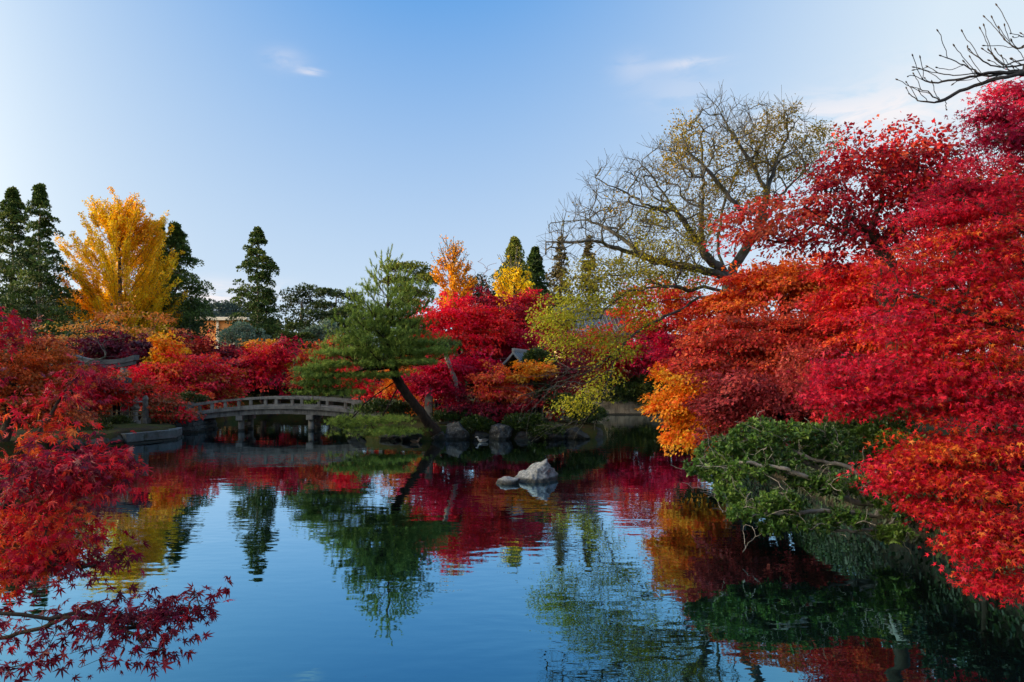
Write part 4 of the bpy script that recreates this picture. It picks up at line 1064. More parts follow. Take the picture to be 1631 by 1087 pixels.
# island maples
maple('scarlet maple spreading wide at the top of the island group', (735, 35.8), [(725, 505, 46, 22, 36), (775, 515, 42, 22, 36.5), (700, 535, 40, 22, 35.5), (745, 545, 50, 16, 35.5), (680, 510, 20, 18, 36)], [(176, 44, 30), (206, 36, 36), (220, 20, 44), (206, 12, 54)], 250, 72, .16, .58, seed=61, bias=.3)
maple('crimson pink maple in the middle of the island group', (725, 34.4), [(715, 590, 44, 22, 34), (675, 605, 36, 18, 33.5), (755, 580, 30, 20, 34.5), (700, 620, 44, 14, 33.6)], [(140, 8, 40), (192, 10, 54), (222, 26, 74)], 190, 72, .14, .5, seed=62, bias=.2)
maple('deep crimson maple above the curved shrine roof', (790, 37.6), [(785, 556, 36, 20, 37), (825, 540, 30, 16, 37.5), (765, 572, 22, 14, 36.5), (800, 548, 30, 14, 37)], CRIMSON[1:], 170, 72, .15, .52, seed=63)
maple('dark red maple behind the scarlet one near the yellow ginkgo', (800, 43), [(795, 500, 50, 20, 43), (840, 520, 40, 24, 43), (770, 480, 24, 18, 43), (840, 480, 26, 16, 44)], [(96, 12, 30), (146, 16, 38), (184, 26, 40)], 170, 64, .18, .65, seed=64)
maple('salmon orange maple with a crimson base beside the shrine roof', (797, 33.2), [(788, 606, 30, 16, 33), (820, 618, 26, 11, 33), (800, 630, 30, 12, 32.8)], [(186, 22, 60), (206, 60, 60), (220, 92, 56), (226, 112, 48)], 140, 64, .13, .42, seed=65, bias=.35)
maple('orange maple glowing behind the leaning pine trunk', (655, 37.5), [(650, 600, 36, 26, 37.5), (640, 630, 34, 18, 37), (675, 635, 26, 18, 36.5)], [(150, 70, 22), (200, 106, 26), (220, 126, 32)], 150, 64, .15, .5, seed=66)
maple('low dark red maple at the water side of the island', (745, 32.4), [(735, 648, 30, 16, 32.4), (765, 655, 26, 12, 32.2), (810, 655, 24, 12, 32.2)], [(84, 14, 30), (128, 18, 40), (156, 26, 46)], 120, 56, .12, .4, seed=67, root=.06)
maple('golden orange maple below the shrine roof edge', (848, 33), [(852, 586, 26, 9, 33.0), (830, 594, 20, 7, 32.9)], ORANGE[:3]+[(190, 140, 40)], 60, 56, .13, .4, seed=68, root=.07)
maple('dark red maple on the right end of the island under the yellow branches', (885, 34), [(880, 610, 40, 22, 34), (915, 590, 34, 22, 35), (860, 640, 34, 16, 33)], [(96, 22, 26), (140, 30, 34), (170, 44, 36)], 120, 44, .14, .5, seed=69, rnd=.6)
# maples right of the channel
maple('red orange maple behind the roof and the bare branches', (1035, 60), [(1030, 470, 46, 20, 60), (1060, 495, 44, 20, 60), (1000, 490, 26, 14, 60), (1085, 470, 30, 22, 60), (1065, 522, 50, 22, 59), (1015, 520, 40, 18, 59), (1100, 510, 40, 26, 59)], REDORANGE, 200, 60, .26, .85, seed=71)
maple('crimson maple above the ivy wall at the end of the channel', (1045, 51.5), [(1040, 555, 54, 20, 51.5), (1085, 565, 40, 22, 51), (1000, 570, 34, 16, 51), (1060, 585, 50, 14, 50.8)], CRIMSON, 170, 72, .22, .75, seed=72)
maple('orange red maple between the hall and the channel', (955, 53), [(945, 555, 40, 28, 53), (975, 585, 34, 20, 52), (930, 590, 30, 20, 52)], REDORANGE, 140, 60, .22, .75, seed=73)
maple('dark red maple behind the shrine and the yellow foliage', (880, 50), [(880, 560, 50, 30, 50), (870, 520, 40, 26, 52)], MAROON+[(176, 30, 40)], 130, 56, .22, .8, seed=74)

# evergreen shrubs: hedge on the far bank, island bushes, ivy over the far wall
def shrub(label, base, lobes, pal, seed, n=60, n_leaf=70, leaf=.12, Rc=.3, name='shrub', cat='shrub', group=None, mat=None, tmpl=T_OVAL, squash=.75, low=-.3, shell=.5):
    return lobed(label, base, lobes, pal, seed, n, n_leaf, leaf, Rc, name, .05, M_BARK, squash, cat=cat, mat=mat or M_GLOSSY, group=group, low=low, tmpl=tmpl, shell=shell, tip=.008)
for i, (px, rx, ry, lab) in enumerate([(405, 26, 10, 'clipped dark hedge bush left along the far bank behind the bridge'), (450, 30, 11, 'clipped dark hedge bush in the middle of the far bank'), (500, 30, 11, 'clipped dark hedge bush right along the far bank'), (545, 26, 12, 'clipped dark hedge bush behind the right end of the bridge'), (360, 26, 12, 'clipped dark hedge bush left of the crimson maple on the far bank')]):
    shrub(lab, (px, 51.8), [(px, 626, rx, ry, 51.6)], [(30, 44, 18), (46, 62, 22), (70, 82, 30)], 80+i, 60, 70, .16, .42, group='hedge bushes on the far bank')
ISLSH = [(836, 678, 30, 16, 31.5, 'green bush hanging over the island shore below the salmon maple'), (900, 650, 34, 16, 32.4, 'dark green bush under the bare silver twigs'), (935, 668, 26, 18, 32.2, 'dark green bush on the right tip of the island'), (757, 680, 22, 10, 31.4, 'small dark bush between the pale island boulders'),
         (858, 580, 20, 22, 34.0, 'tall olive bush covering the right side of the shrine roof'), (770, 618, 22, 18, 34.4, 'olive bush between the crimson and the salmon maple'), (720, 668, 26, 10, 31.9, 'low dark bush right of the leaning pine foot'), (860, 628, 30, 18, 33.6, 'olive green bush behind the silver twigs'), (870, 690, 20, 8, 31.0, 'low green bush at the waterline left of the slanting boulder'), (610, 655, 40, 14, 33.6, 'low dark bush behind the pine bough')]
for i, (px, py, rx, ry, d, lab) in enumerate(ISLSH):
    shrub(lab, (px, d+.1), [(px, py, rx, ry, d, max(.4, rx*d/FPX*.6))], [(30, 44, 18), (46, 64, 22), (66, 82, 30), (84, 92, 36)], 90+i, 60, 66, .11, .3, group='evergreen bushes on the island')
for i, (px, py, rx, ry, lab) in enumerate([(985, 622, 40, 22, 'leafy ivy bush left over the far tan wall'), (1030, 625, 38, 26, 'leafy ivy bush in the middle of the far tan wall'), (1075, 630, 34, 30, 'leafy ivy bush right over the far tan wall')]):
    shrub(lab, (px, 50.9), [(px, py, rx, ry, 50.6, 1.0), (px+8, py+16, rx*.7, ry*.7, 50.2, .6)], [(36, 46, 20), (58, 72, 26), (88, 96, 34), (110, 100, 40)], 105+i, 70, 66, .18, .45, group='ivy bushes over the far wall')
for i, (px, py, rx, ry, d, lab) in enumerate([(185, 678, 18, 10, 30.8, 'small clipped bush on the left bank by the torii pillar'), (150, 690, 22, 8, 29.2, 'low mossy bush at the left water edge'), (300, 640, 30, 10, 37.5, 'dark bush behind the left end of the bridge railing')]):
    shrub(lab, (px, d), [(px, py, rx, ry, d, .5)], [(40, 48, 18), (58, 66, 24), (80, 82, 30)], 115+i, 40, 60, .1, .26)

# ------------------------------------------------------------------ the main pine leaning over the water
def main_pine():
    r = np.random.RandomState(101); d = 29.6
    b = W(694, 0, 30.6); x, y = b[0], 30.6; z0 = gz(x, y)-.1
    e = empty('pine_tree', (x, y, z0+.1), 'tall green pine with dark leaning trunk and upright top shoots over the water', 'tree')
    sk = Skel()
    ids = sk.path([(x, y, z0), W(668, 655, 30.2), W(640, 617, 29.8), W(627, 590, 29.6), W(621, 550, 29.4), W(618, 500, 29.3), W(618, 450, 29.2), W(618, 396, 29.2)], step=.18, r=r, wob=.012)
    zt = sk.P[ids, 2]
    def at(py): return int(ids[np.argmin(abs(zt-W(0, py, 29.5)[2]))])
    T, D, LL = [], [], []
    def shoot(p, dr, L): T.append(p); D.append(dr); LL.append(L)
    top_ids = []
    # whorls: (photo row, reach in px, rise, number)
    for py, reach, rise, n in [(428, 13, .95, 5), (450, 25, .95, 6), (474, 36, .8, 7), (498, 50, .55, 7), (518, 62, .42, 8), (536, 74, .3, 8), (556, 84, .2, 9), (576, 90, .12, 8)]:
        a0 = r.rand()*6.28; i0 = at(py)
        for k in range(n):
            az = a0+k*6.283/n+r.normal(0, .2); L = reach*29.4/FPX*(.75+.4*r.rand()); up = rise*L*(.7+.5*r.rand())
            a = sk.P[i0+int(r.randint(-1, 2))]
            end = a+np.array((math.cos(az)*L, math.sin(az)*L*.85, up))
            mid = a+(end-a)*.5+np.array((0, 0, -.12*L))
            l = sk.path([mid, end], i0, step=.16, r=r, wob=.015)
            shoot(sk.P[l[-1]], unit(np.array((math.cos(az)*.35, math.sin(az)*.35, .9))), .34)
            ns = max(2, int(L/.11))
            for q in range(ns):
                j = l[min(len(l)-1, int(len(l)*(.22+.78*r.rand())))]; p = sk.P[j]
                sd = unit(np.array((math.cos(az)+r.normal(0, .8), math.sin(az)+r.normal(0, .8), .55+.5*r.rand()*(.6+rise))))
                S = (.18+.22*r.rand())*(1 if py < 480 else 1.25)
                l2 = sk.path([p+sd*S*.5, p+sd*S+np.array((0, 0, S*.3))], j, step=.2)
                shoot(sk.P[l2[-1]], unit(sd*.5+np.array((0, 0, .9))), .24 if py > 480 else .3)
                if py > 490:
                    for _ in range(3):
                        o = r.normal(0, .17, 3)*np.array((1, 1, .6)); shoot(sk.P[l2[-1]]+o, unit(np.array((r.normal(0, .6), r.normal(0, .6), .9))), .08)
    shoot(sk.P[ids[-1]], np.array((0, 0, 1.)), .3)
    for k in range(5): a = k*1.257; shoot(W(618, 412, 29.2), unit(np.array((math.cos(a)*.8, math.sin(a)*.8, .7))), .3)
    # big lower boughs: lobes of foliage
    lobes = [(560, 575, 60, 24, 29.2, 1.3), (520, 598, 44, 24, 29.0, 1.1), (495, 590, 26, 14, 28.8, .7), (650, 570, 44, 26, 29.2, 1.2), (590, 545, 54, 26, 29.4, 1.4), (665, 545, 34, 16, 29.6, .9), (540, 560, 34, 14, 29.0, .9), (606, 520, 44, 22, 29.4, 1.2), (640, 525, 34, 20, 29.3, 1), (515, 622, 24, 18, 29.0, .6), (575, 600, 30, 14, 29.1, .8),
             (500, 612, 32, 16, 28.9, .8), (545, 622, 34, 16, 29, .8), (610, 590, 40, 18, 29.1, 1), (618, 505, 34, 16, 29.2, .9), (690, 560, 20, 12, 29.6, .6), (590, 672, 60, 14, 28.7, 1.0), (550, 682, 44, 10, 28.5, .8), (630, 684, 40, 12, 28.7, .8), (600, 690, 40, 8, 28.4, .8)]
    TT, w = lobe_points(lobes, 980, r, .35, -.7, .42)
    cs = np.array([W(*l[:2], l[4]) for l in lobes])
    # two boughs to the low mass: one from the trunk foot, one long thin one
    sk.path([W(600, 628, 29.2), W(577, 648, 28.9), W(560, 668, 28.7)], at(604), step=.2, r=r, wob=.02)
    sk.path([W(617, 650, 29.0), W(605, 668, 28.8)], at(612), step=.2, r=r, wob=.02)
    sk.path([W(580, 590, 29.2), W(545, 598, 29.0), W(505, 604, 28.9)], at(585), step=.2, r=r, wob=.02)
    sk.ok[ids] &= zt > W(0, 612, 29.6)[2]
    sk.reach(cs, .25, r, .2, .1); sk.reach(TT, .2, r, .25, .1)
    for p in TT:
        for _ in range(8):
            o = r.normal(0, .2, 3)*np.array((1, 1, .28)); shoot(p+o, unit(np.array((r.normal(0, .7), r.normal(0, .7), .8))), .06)
    sk.radii(.007, 2.5, .21); sk.mesh('trunk', M_PINEBARK, e, 8, flare=.4)
    T = np.array(T); D = np.array(D); LL = np.array(LL)
    big = LL >= .24; T = np.vstack([T, T[big], T[big]]); D = np.vstack([D, D[big], D[big]]); LL = np.concatenate([LL, LL[big], LL[big]])
    n = 22
    pos, out, nrm, si, _ = needle_tufts(T, D, r, n, .2, np.repeat(np.where(LL >= .24, .3, .6), n)[:, None], 0)
    pos = pos-D[si]*(r.rand(len(si))*LL[si]*.9)[:, None]
    t = (.48+.3*snoise(T, 1.1, 5)+r.normal(0, .16, len(T)))[si]+r.normal(0, .1, len(si))
    leaves('crown', pos, out, nrm, .15*(.7+.5*r.rand(len(si))), palette(t, PINE, r, .14), T_NEEDLE, M_NEEDLE, e, True)
main_pine()
def grey_leaning_pine():
    r = np.random.RandomState(103); d = 33.0
    x = W(729, 0, d)[0]; z0 = gz(x, d)-.05
    e = empty('pine_tree', (x, d, z0), 'small grey leaning trunk with one green pine tuft on the island', 'tree')
    sk = Skel(); ids = sk.path([(x, d, z0), W(728, 620, d), W(719, 590, d), W(709, 563, d), W(712, 552, d)], step=.15, r=r, wob=.012)
    sk.ok[ids] = np.arange(len(ids)) > len(ids)*.8
    T, _ = lobe_points([(706, 552, 18, 6, d, .5), (718, 549, 14, 5, d, .4)], 70, r, .2, -.5)
    sk.reach(T, .15, r); sk.radii(.008, 2.3, .11); sk.mesh('trunk', M_TWIG, e, 7, flare=.3)
    TT = np.repeat(T, 4, 0)+r.normal(0, .08, (len(T)*4, 3))
    pos, out, nrm, si, L = needle_tufts(TT, unit(np.array((0, 0, 1.))+r.normal(0, .3, TT.shape)), r, 14, .17, .5, .1)
    leaves('crown', pos, out, nrm, L, palette(r.rand(len(si)), [(50, 70, 34), (84, 104, 50)], r, .14), T_NEEDLE, M_NEEDLE, e, True)
grey_leaning_pine()
def bare_shrub(label, px, d, tips, seed, name='bare_tree', root=.06, mat=M_TWIG, tip=.009):
    r = np.random.RandomState(seed); x = W(px, 0, d)[0]; z0 = gz(x, d)-.05
    e = empty(name, (x, d, z0), label, 'tree')
    sk = Skel(); c = np.mean([W(a, b, d) for a, b, *_ in tips], 0)
    sk.path([(x, d, z0), (x*.7+c[0]*.3, d, z0*.6+c[2]*.4), (x*.5+c[0]*.5, d, z0*.3+c[2]*.7)], step=.2, r=r, wob=.03)
    T = np.vstack([W(a, b, d)+r.normal(0, 1, (k, 3))*np.array((sx*d/FPX, sx*d/FPX*.8, sy*d/FPX)) for a, b, sx, sy, k in tips])
    sk.reach(T, .3, r, .3, .1); sk.radii(tip, 2.3, root); sk.mesh('trunk', mat, e, 5)
    return e
bare_shrub('leafless pinkish twiggy tree between the amber and the yellow ginkgo', 775, 63, [(765, 450, 14, 16, 60), (785, 465, 12, 14, 40)], 111, tip=.016, mat=bark_mat('pinkish_twig_bark', (150, 110, 104), (190, 150, 140)))
bare_shrub('bare silvery shrub tangled among the island maples', 760, 35, [(750, 560, 22, 18, 50), (765, 585, 18, 14, 40), (735, 575, 14, 12, 20)], 112, tip=.010)
bare_shrub('bare grey branching tree in front of the torii', 125, 27.5, [(110, 560, 14, 20, 24), (140, 540, 22, 18, 24), (190, 530, 18, 14, 12)], 113, tip=.007, mat=M_GREYBARK, root=.045)
bare_shrub('thin bare tree standing behind the red maple left of the bridge', 350, 46, [(352, 590, 12, 12, 30)], 114, tip=.012)

# ------------------------------------------------------------------ the old spreading tree on the right bank
def spreading_tree():
    r = np.random.RandomState(121); D0 = 26.0
    x = W(1168, 0, D0)[0]; y = D0; z0 = gz(x, y)-.1
    e = empty('spreading_tree', (x, y, z0+.1), 'huge spreading tree with bare twigs at the top and yellow green leaves below', 'tree')
    sk = Skel()
    tr = sk.path([(x, y, z0), W(1172, 560, D0), W(1170, 500, D0), W(1166, 455, D0)], step=.3, r=r, wob=.01)
    sk.ok[tr] = False
    f = tr[-1]; f2 = tr[-3]
    def C(cx, cy, d): return W(840+cx/3.106, 130+cy/3.106, d)
    def limb(par, pts, rmin=0): return sk.path(pts, par, step=.28, r=r, wob=.03)
    a1 = limb(f, [C(1018, 930, 26), C(1050, 880, 25.8), C(1100, 800, 25.6), C(1150, 700, 25.4), C(1180, 600, 25.2), C(1183, 540, 25)], .12)
    l4 = limb(a1[-1], [C(1130, 440, 25), C(1080, 360, 24.8), C(1020, 270, 24.6), C(970, 180, 24.5), C(920, 105, 24.4), C(850, 58, 24.3)], .02)
    limb(a1[-1], [C(1225, 410, 25.3), C(1270, 310, 25.5), C(1325, 200, 25.7), C(1380, 145, 25.8), C(1418, 100, 25.9)], .02)
    limb(a1[-1], [C(1190, 450, 25), C(1180, 330, 25), C(1190, 200, 25.2), C(1180, 120, 25.3)], .02)
    limb(a1[int(len(a1)*.5)], [C(1210, 640, 26), C(1260, 560, 26.5), C(1350, 460, 27), C(1430, 410, 27.2), C(1480, 360, 27.2), C(1520, 310, 27.2)], .05)
    l5 = limb(a1[int(len(a1)*.8)], [C(1080, 650, 24.6), C(1020, 600, 24.2), C(940, 500, 24), C(870, 420, 23.8), C(800, 350, 23.7), C(770, 270, 23.6)], .04)
    l2 = limb(f, [C(960, 930, 25.8), C(900, 880, 25.4), C(850, 800, 25.2), C(775, 700, 25), C(690, 575, 24.8), C(610, 460, 24.6), C(550, 395, 24.5), C(450, 370, 24.4)], .05)
    v = limb(l2[int(len(l2)*.22)], [C(862, 700, 25.8), C(868, 560, 26), C(868, 400, 26.2), C(850, 240, 26.3)], .03)
    limb(f, [C(950, 860, 26.4), C(945, 770, 26.8), C(960, 650, 27), C(1000, 520, 27.2), C(1060, 400, 27.4)], .04)
    l6 = limb(f, [C(930, 950, 25.6), C(800, 918, 25.2), C(700, 900, 25), C(600, 875, 24.8), C(500, 840, 24.6), C(420, 815, 24.4), C(300, 790, 24.2), C(180, 795, 24.1), C(60, 785, 24)], .03)
    l6b = limb(l6[int(len(l6)*.45)], [C(470, 780, 25.2), C(380, 720, 25.3), C(260, 690, 25.4), C(120, 700, 25.4)], .02)
    limb(l2[int(len(l2)*.55)], [C(620, 620, 24.4), C(520, 570, 24.2), C(400, 510, 24), C(300, 460, 23.9)], .02)
    limb(l2[int(len(l2)*.4)], [C(740, 640, 24.4), C(650, 640, 24.2), C(500, 600, 24), C(360, 570, 23.9)], .02)
    l7 = limb(f2, [C(900, 1015, 25), C(800, 1030, 24.5), C(720, 1010, 24.1), C(650, 1000, 23.8), C(612, 985, 23.6), C(600, 950, 23.5), C(540, 938, 23.4), C(450, 955, 23.2), C(330, 960, 23), C(200, 985, 22.9)], .04)
    q = lambda px, py, d: W(px, py, d)
    l8 = limb(f2, [q(1120, 472, 25), q(1085, 492, 24.4), q(1052, 509, 24), q(1013, 530, 23.6), q(992, 550, 23.4), q(982, 571, 23.2), q(972, 597, 23), q(962, 628, 22.9), q(958, 650, 22.9)], .04)
    limb(l8[int(len(l8)*.22)], [q(1052, 481, 24.6), q(1021, 499, 24.3), q(983, 530, 24), q(949, 537, 23.8)], .03)
    limb(l7[int(len(l7)*.4)], [q(1010, 462, 23.4), q(972, 486, 23.2), q(954, 507, 23), q(918, 512, 22.9)], .03)
    sv = []
    sv.append(limb(l8[int(len(l8)*.7)], [q(954, 581, 22.6), q(925, 586, 22.4), q(898, 592, 22.2), q(841, 602, 22)], .015))
    sv.append(limb(l8[int(len(l8)*.8)], [q(945, 605, 22.6), q(905, 612, 22.2), q(860, 622, 22), q(826, 628, 21.9)], .012))
    sv.append(limb(l8[int(len(l8)*.7)], [q(940, 592, 23), q(900, 604, 23), q(868, 630, 23), q(848, 655, 23)], .012))
    sv.append(limb(l8[-2], [q(940, 660, 22.8), q(915, 672, 22.7), q(895, 678, 22.7)], .01))
    # fine ramification
    lobes = [(1130, 250, 100, 85, 25, 3), (1060, 320, 90, 90, 25, 3), (980, 330, 90, 62, 24.5, 2.6), (930, 370, 66, 40, 24.2, 2.2), (1240, 250, 80, 80, 26, 2.6), (1060, 400, 120, 50, 25, 2.6), (1180, 190, 90, 34, 25.2, 2), (890, 390, 30, 24, 24, 1.4)]
    T1, _ = lobe_points(lobes, 900, r, .35, -1)
    # keep the outline of the dome: bare edge falls off to the left
    px = CX+T1[:, 0]/T1[:, 1]*FPX; py = HY-(T1[:, 2]-CAMZ)/T1[:, 1]*FPX
    edge = np.interp(px, [860, 900, 950, 1000, 1050, 1090, 1130, 1200, 1260, 1300, 1340], [385, 335, 270, 228, 230, 185, 150, 152, 165, 200, 235])
    T1 = T1[(py > edge) & (px > 852) & (px < 1345)]
    ti = sk.reach(T1, .3, r, .28, .16, kdown=.35)
    # end twigs
    for j in ti:
        p = sk.P[j]; dr = unit(p-sk.P[sk.par[j]])
        for _ in range(4):
            v = unit(dr*.7+r.normal(0, .5, 3)+np.array((-.15, 0, .45))); L = .25+.4*r.rand()
            sk.add(np.array([p+v*L*.5+r.normal(0, .03, 3), p+v*L]), j)
    sv_nodes = np.concatenate(sv)
    for _ in range(90):
        j = sv_nodes[r.randint(len(sv_nodes))]; p = sk.P[j]; dr = unit(p-sk.P[sk.par[j]])
        v = unit(dr+r.normal(0, .5, 3)+np.array((-.3, -.1, -.05))); L = .3+.9*r.rand()
        sk.path([p+v*L*.5+r.normal(0, .05, 3), p+v*L+np.array((0, 0, -.1*L))], j, step=.25, r=r, wob=.015)
    # leaf clusters: yellow green low left, bronze upper right
    LOW = [(905, 500, 60, 24, 22.9, 1.0), (880, 515, 36, 20, 22.8, .9), (900, 545, 34, 18, 22.9, .8), (945, 470, 60, 22, 23.4, 1.2), (1000, 440, 60, 26, 24, 1.3), (1050, 400, 50, 26, 24.6, 1.4), (960, 430, 50, 20, 24, 1.2), (1080, 440, 44, 26, 25, 1.2), (1040, 350, 34, 22, 24.7, 1.2), 
           (970, 545, 36, 16, 23.2, .9), (990, 560, 30, 14, 23, .8), (965, 590, 28, 12, 23, .7), (945, 625, 34, 9, 22.8, .7), (905, 643, 30, 8, 22.7, .6), (1100, 380, 30, 20, 25, 1), (1010, 480, 40, 18, 23.5, 1), (1025, 515, 30, 12, 23.8, .8), (925, 645, 24, 8, 22.7, .6)]
    HIGH = [(1090, 215, 22, 22, 24.8, 1), (1085, 250, 26, 18, 24.8, 1), (1070, 270, 18, 12, 24.6, .8), (1230, 190, 36, 14, 25.4, 1.2), (1210, 225, 34, 22, 25.4, 1.2), (1290, 215, 36, 16, 26.6, 1.2), (1310, 240, 28, 12, 27, 1), (1250, 260, 36, 20, 26, 1.2), (1190, 270, 30, 20, 25.4, 1), (1280, 275, 26, 10, 27, 1), (1130, 300, 34, 24, 25.6, 1.2), (1190, 320, 40, 16, 25.4, 1.2), (1120, 360, 40, 20, 25.6, 1.2), (985, 330, 16, 8, 24.2, .7), (1150, 240, 24, 18, 25, 1), (1330, 225, 10, 8, 27.2, .5)]
    T2, w2 = lobe_points(LOW, 660, r, .3, -.9, .45); T3, w3 = lobe_points(HIGH, 460, r, .3, -.9)
    sk.reach(T2, .3, r, .25, .15); sk.reach(T3, .3, r, .25, .15)
    sk.radii(.0048, 2.28, .42); sk.mesh('trunk', M_GREYBARK, e, 7, flare=.3)
    c = W(1100, 420, 25)
    p2, o2, n2, s2 = sprays(T2, c, r, 26, .38, thick=.3, tilt=.4); t2 = (.5+.35*snoise(T2, 1.0, 9)+r.normal(0, .15, len(T2)))[s2]+r.normal(0, .15, len(s2))
    hi2 = (p2[:, 2] > W(0, 470, 24)[2]).astype(float)
    c2 = palette(t2, LIME, r, .16, 1.1)*(1-.45*hi2[:, None])+palette(t2, BRONZE, r, .16, 1.)*.45*hi2[:, None]
    p3, o3, n3, s3 = sprays(T3, c, r, 26, .38, thick=.35, tilt=.5); c3 = palette((.5+.35*snoise(T3, 1.0, 10))[s3]+r.normal(0, .2, len(s3)), BRONZE, r, .18)
    ex = T1[r.choice(len(T1), 90)]; p4 = np.repeat(ex, 3, 0)+r.normal(0, .2, (len(ex)*3, 3)); c4 = palette(r.rand(len(p4)), BRONZE, r, .2)
    P = np.vstack([p2, p3, p4]); O = np.vstack([o2, o3, unit(r.normal(size=p4.shape))]); Nn = np.vstack([n2, n3, unit(r.normal(size=p4.shape))])
    leaves('crown', P, O, Nn, .088*(.6+.7*r.rand(len(P))), np.vstack([c2, c3, c4]), T_KITE, M_LEAF, e, True)
spreading_tree()

# ------------------------------------------------------------------ maples along the right bank
maple('orange and rust maple crown behind the dusky maple on the right bank', (1262, 23), [(1235, 455, 60, 26, 23, 1.4), (1185, 470, 50, 24, 23, 1.4), (1290, 455, 50, 30, 23, 1.4), (1160, 505, 50, 30, 22.5, 1.2), (1330, 470, 46, 36, 22.5, 1.3), (1230, 440, 50, 16, 23, 1.2)], [(160, 30, 34), (190, 58, 34), (214, 92, 34), (222, 122, 38), (170, 60, 32)], 300, 84, .115, .46, seed=131, bias=.2)
maple('rust red layered maple on the right bank below the great tree', (1240, 20.5), [(1150, 545, 60, 28, 20.4, 1.3), (1210, 530, 60, 30, 20.5, 1.4), (1120, 575, 44, 26, 20, 1.1), (1190, 585, 60, 26, 20, 1.3), (1270, 520, 60, 36, 20.5, 1.4), (1255, 575, 60, 30, 20, 1.4), (1330, 530, 60, 40, 20, 1.4)], [(124, 44, 32), (166, 52, 38), (190, 44, 46), (206, 86, 42), (150, 60, 40)], 420, 88, .105, .44, seed=132, rnd=.5)
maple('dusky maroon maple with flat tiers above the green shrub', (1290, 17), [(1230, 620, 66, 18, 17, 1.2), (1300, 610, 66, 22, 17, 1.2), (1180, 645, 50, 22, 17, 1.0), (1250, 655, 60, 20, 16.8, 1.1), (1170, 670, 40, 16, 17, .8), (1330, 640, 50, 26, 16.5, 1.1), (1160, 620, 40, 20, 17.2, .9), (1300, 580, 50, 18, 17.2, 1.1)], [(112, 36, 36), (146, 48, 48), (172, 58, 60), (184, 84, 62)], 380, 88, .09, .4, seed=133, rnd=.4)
maple('bright orange maple hanging over the channel on the right', (1256, 19.5), [(1085, 615, 36, 22, 19.5, .9), (1070, 650, 26, 18, 19.3, .7), (1110, 655, 40, 24, 19.4, .9), (1095, 682, 34, 14, 19.2, .8), (1130, 620, 40, 24, 19.6, .9), (1125, 690, 28, 10, 19.2, .7)], [(200, 70, 22), (226, 108, 22), (240, 136, 26), (240, 156, 36)], 230, 84, .095, .38, seed=134)
maple('crimson maple low behind the orange one on the right bank', (1205, 24.5), [(1110, 550, 50, 24, 24.5, 1.2), (1080, 570, 30, 16, 24.2, .9), (1150, 570, 50, 26, 24, 1.2)], CRIMSON, 140, 72, .12, .46, seed=135)
maple('scarlet orange maple between the tall dark maple and the near red one', (1395, 17.5), [(1350, 470, 50, 34, 17.5, 1.2), (1390, 440, 40, 34, 17.5, 1.2), (1430, 470, 50, 50, 17, 1.2), (1340, 430, 34, 24, 18, 1.0), (1380, 520, 60, 40, 16.5, 1.2), (1450, 530, 60, 50, 16, 1.2)], [(140, 22, 34), (196, 26, 44), (220, 44, 42), (226, 90, 38)], 330, 84, .09, .4, seed=136)
def tall_maple():
    lobes = [(1440, 235, 40, 22, 14.2, .9), (1460, 265, 50, 26, 14, 1), (1395, 260, 40, 24, 14, .9), (1350, 285, 36, 24, 13.8, .9), (1420, 300, 50, 26, 14, 1), (1300, 330, 46, 22, 13.6, .9), (1250, 350, 40, 20, 13.4, .8), (1195, 355, 36, 14, 13.2, .7), (1160, 362, 24, 9, 13.1, .5), (1270, 375, 40, 14, 13.4, .8), (1200, 380, 34, 12, 13.2, .7), (1370, 350, 44, 20, 13.8, .9),
             (1470, 320, 50, 30, 14.2, 1), (1340, 385, 34, 14, 13.6, .8), (1410, 370, 36, 18, 14, .8), (1360, 235, 26, 20, 14.2, .8), (1490, 280, 40, 30, 14.6, 1), (1450, 370, 34, 24, 14.4, .9), (1320, 300, 26, 16, 13.8, .7)]
    maple('tall dark red maple with open crown and crooked trunk against the sky', (1420, 14), lobes, [(104, 16, 28), (146, 20, 36), (180, 26, 46), (196, 62, 36), (160, 70, 38)], 340, 52, .085, .36, seed=137, tier=.42, lean=W(1415, 470, 14), trunkz=.72, root=.15, tilt=.4, rnd=.4, low=-1, tip=.005)
tall_maple()

def leaf_objects(root, pos, out, nrm, size, k, tmpl, mat_list, name='leaf', seed=0, pick=None):
    """the k leaves nearest the camera as objects of their own, sharing meshes"""
    TV, TF = tmpl; mes = []
    for m, curl in [(m, c) for m in mat_list for c in (.3, 1.0, 1.7, 2.4)]:
        me = bpy.data.meshes.new(name); me.from_pydata([(v[0], v[1]*(1.1-.12*curl), v[2]*curl) for v in TV], [], [tuple(f) for f in TF]); me.polygons.foreach_set('use_smooth', np.ones(len(TF), bool)); me.materials.append(m); mes.append(me)
    e1 = unit(out); e3 = unit(nrm-(nrm*e1).sum(1, keepdims=True)*e1); e2 = np.cross(e3, e1)
    rr = random.Random(seed)
    inv = Matrix.Translation(-Vector(root.location))
    for j_, i in enumerate(k):
        s = float(size[i]); o = bpy.data.objects.new(name, mes[int(pick[j_])*4+rr.randrange(4)]); col.objects.link(o)
        o.parent = root; o.matrix_parent_inverse = inv
        o.matrix_basis = Matrix(((e1[i, 0]*s, e2[i, 0]*s, e3[i, 0]*s, pos[i, 0]), (e1[i, 1]*s, e2[i, 1]*s, e3[i, 1]*s, pos[i, 1]), (e1[i, 2]*s, e2[i, 2]*s, e3[i, 2]*s, pos[i, 2]), (0, 0, 0, 1)))
M_REDLEAF = single_leaf_mat('single_red_leaf', [(150, 12, 36), (206, 18, 46), (226, 30, 44), (232, 74, 34)])
M_ORANGELEAF = single_leaf_mat('single_orange_leaf', [(196, 40, 30), (226, 84, 26), (236, 120, 32)])
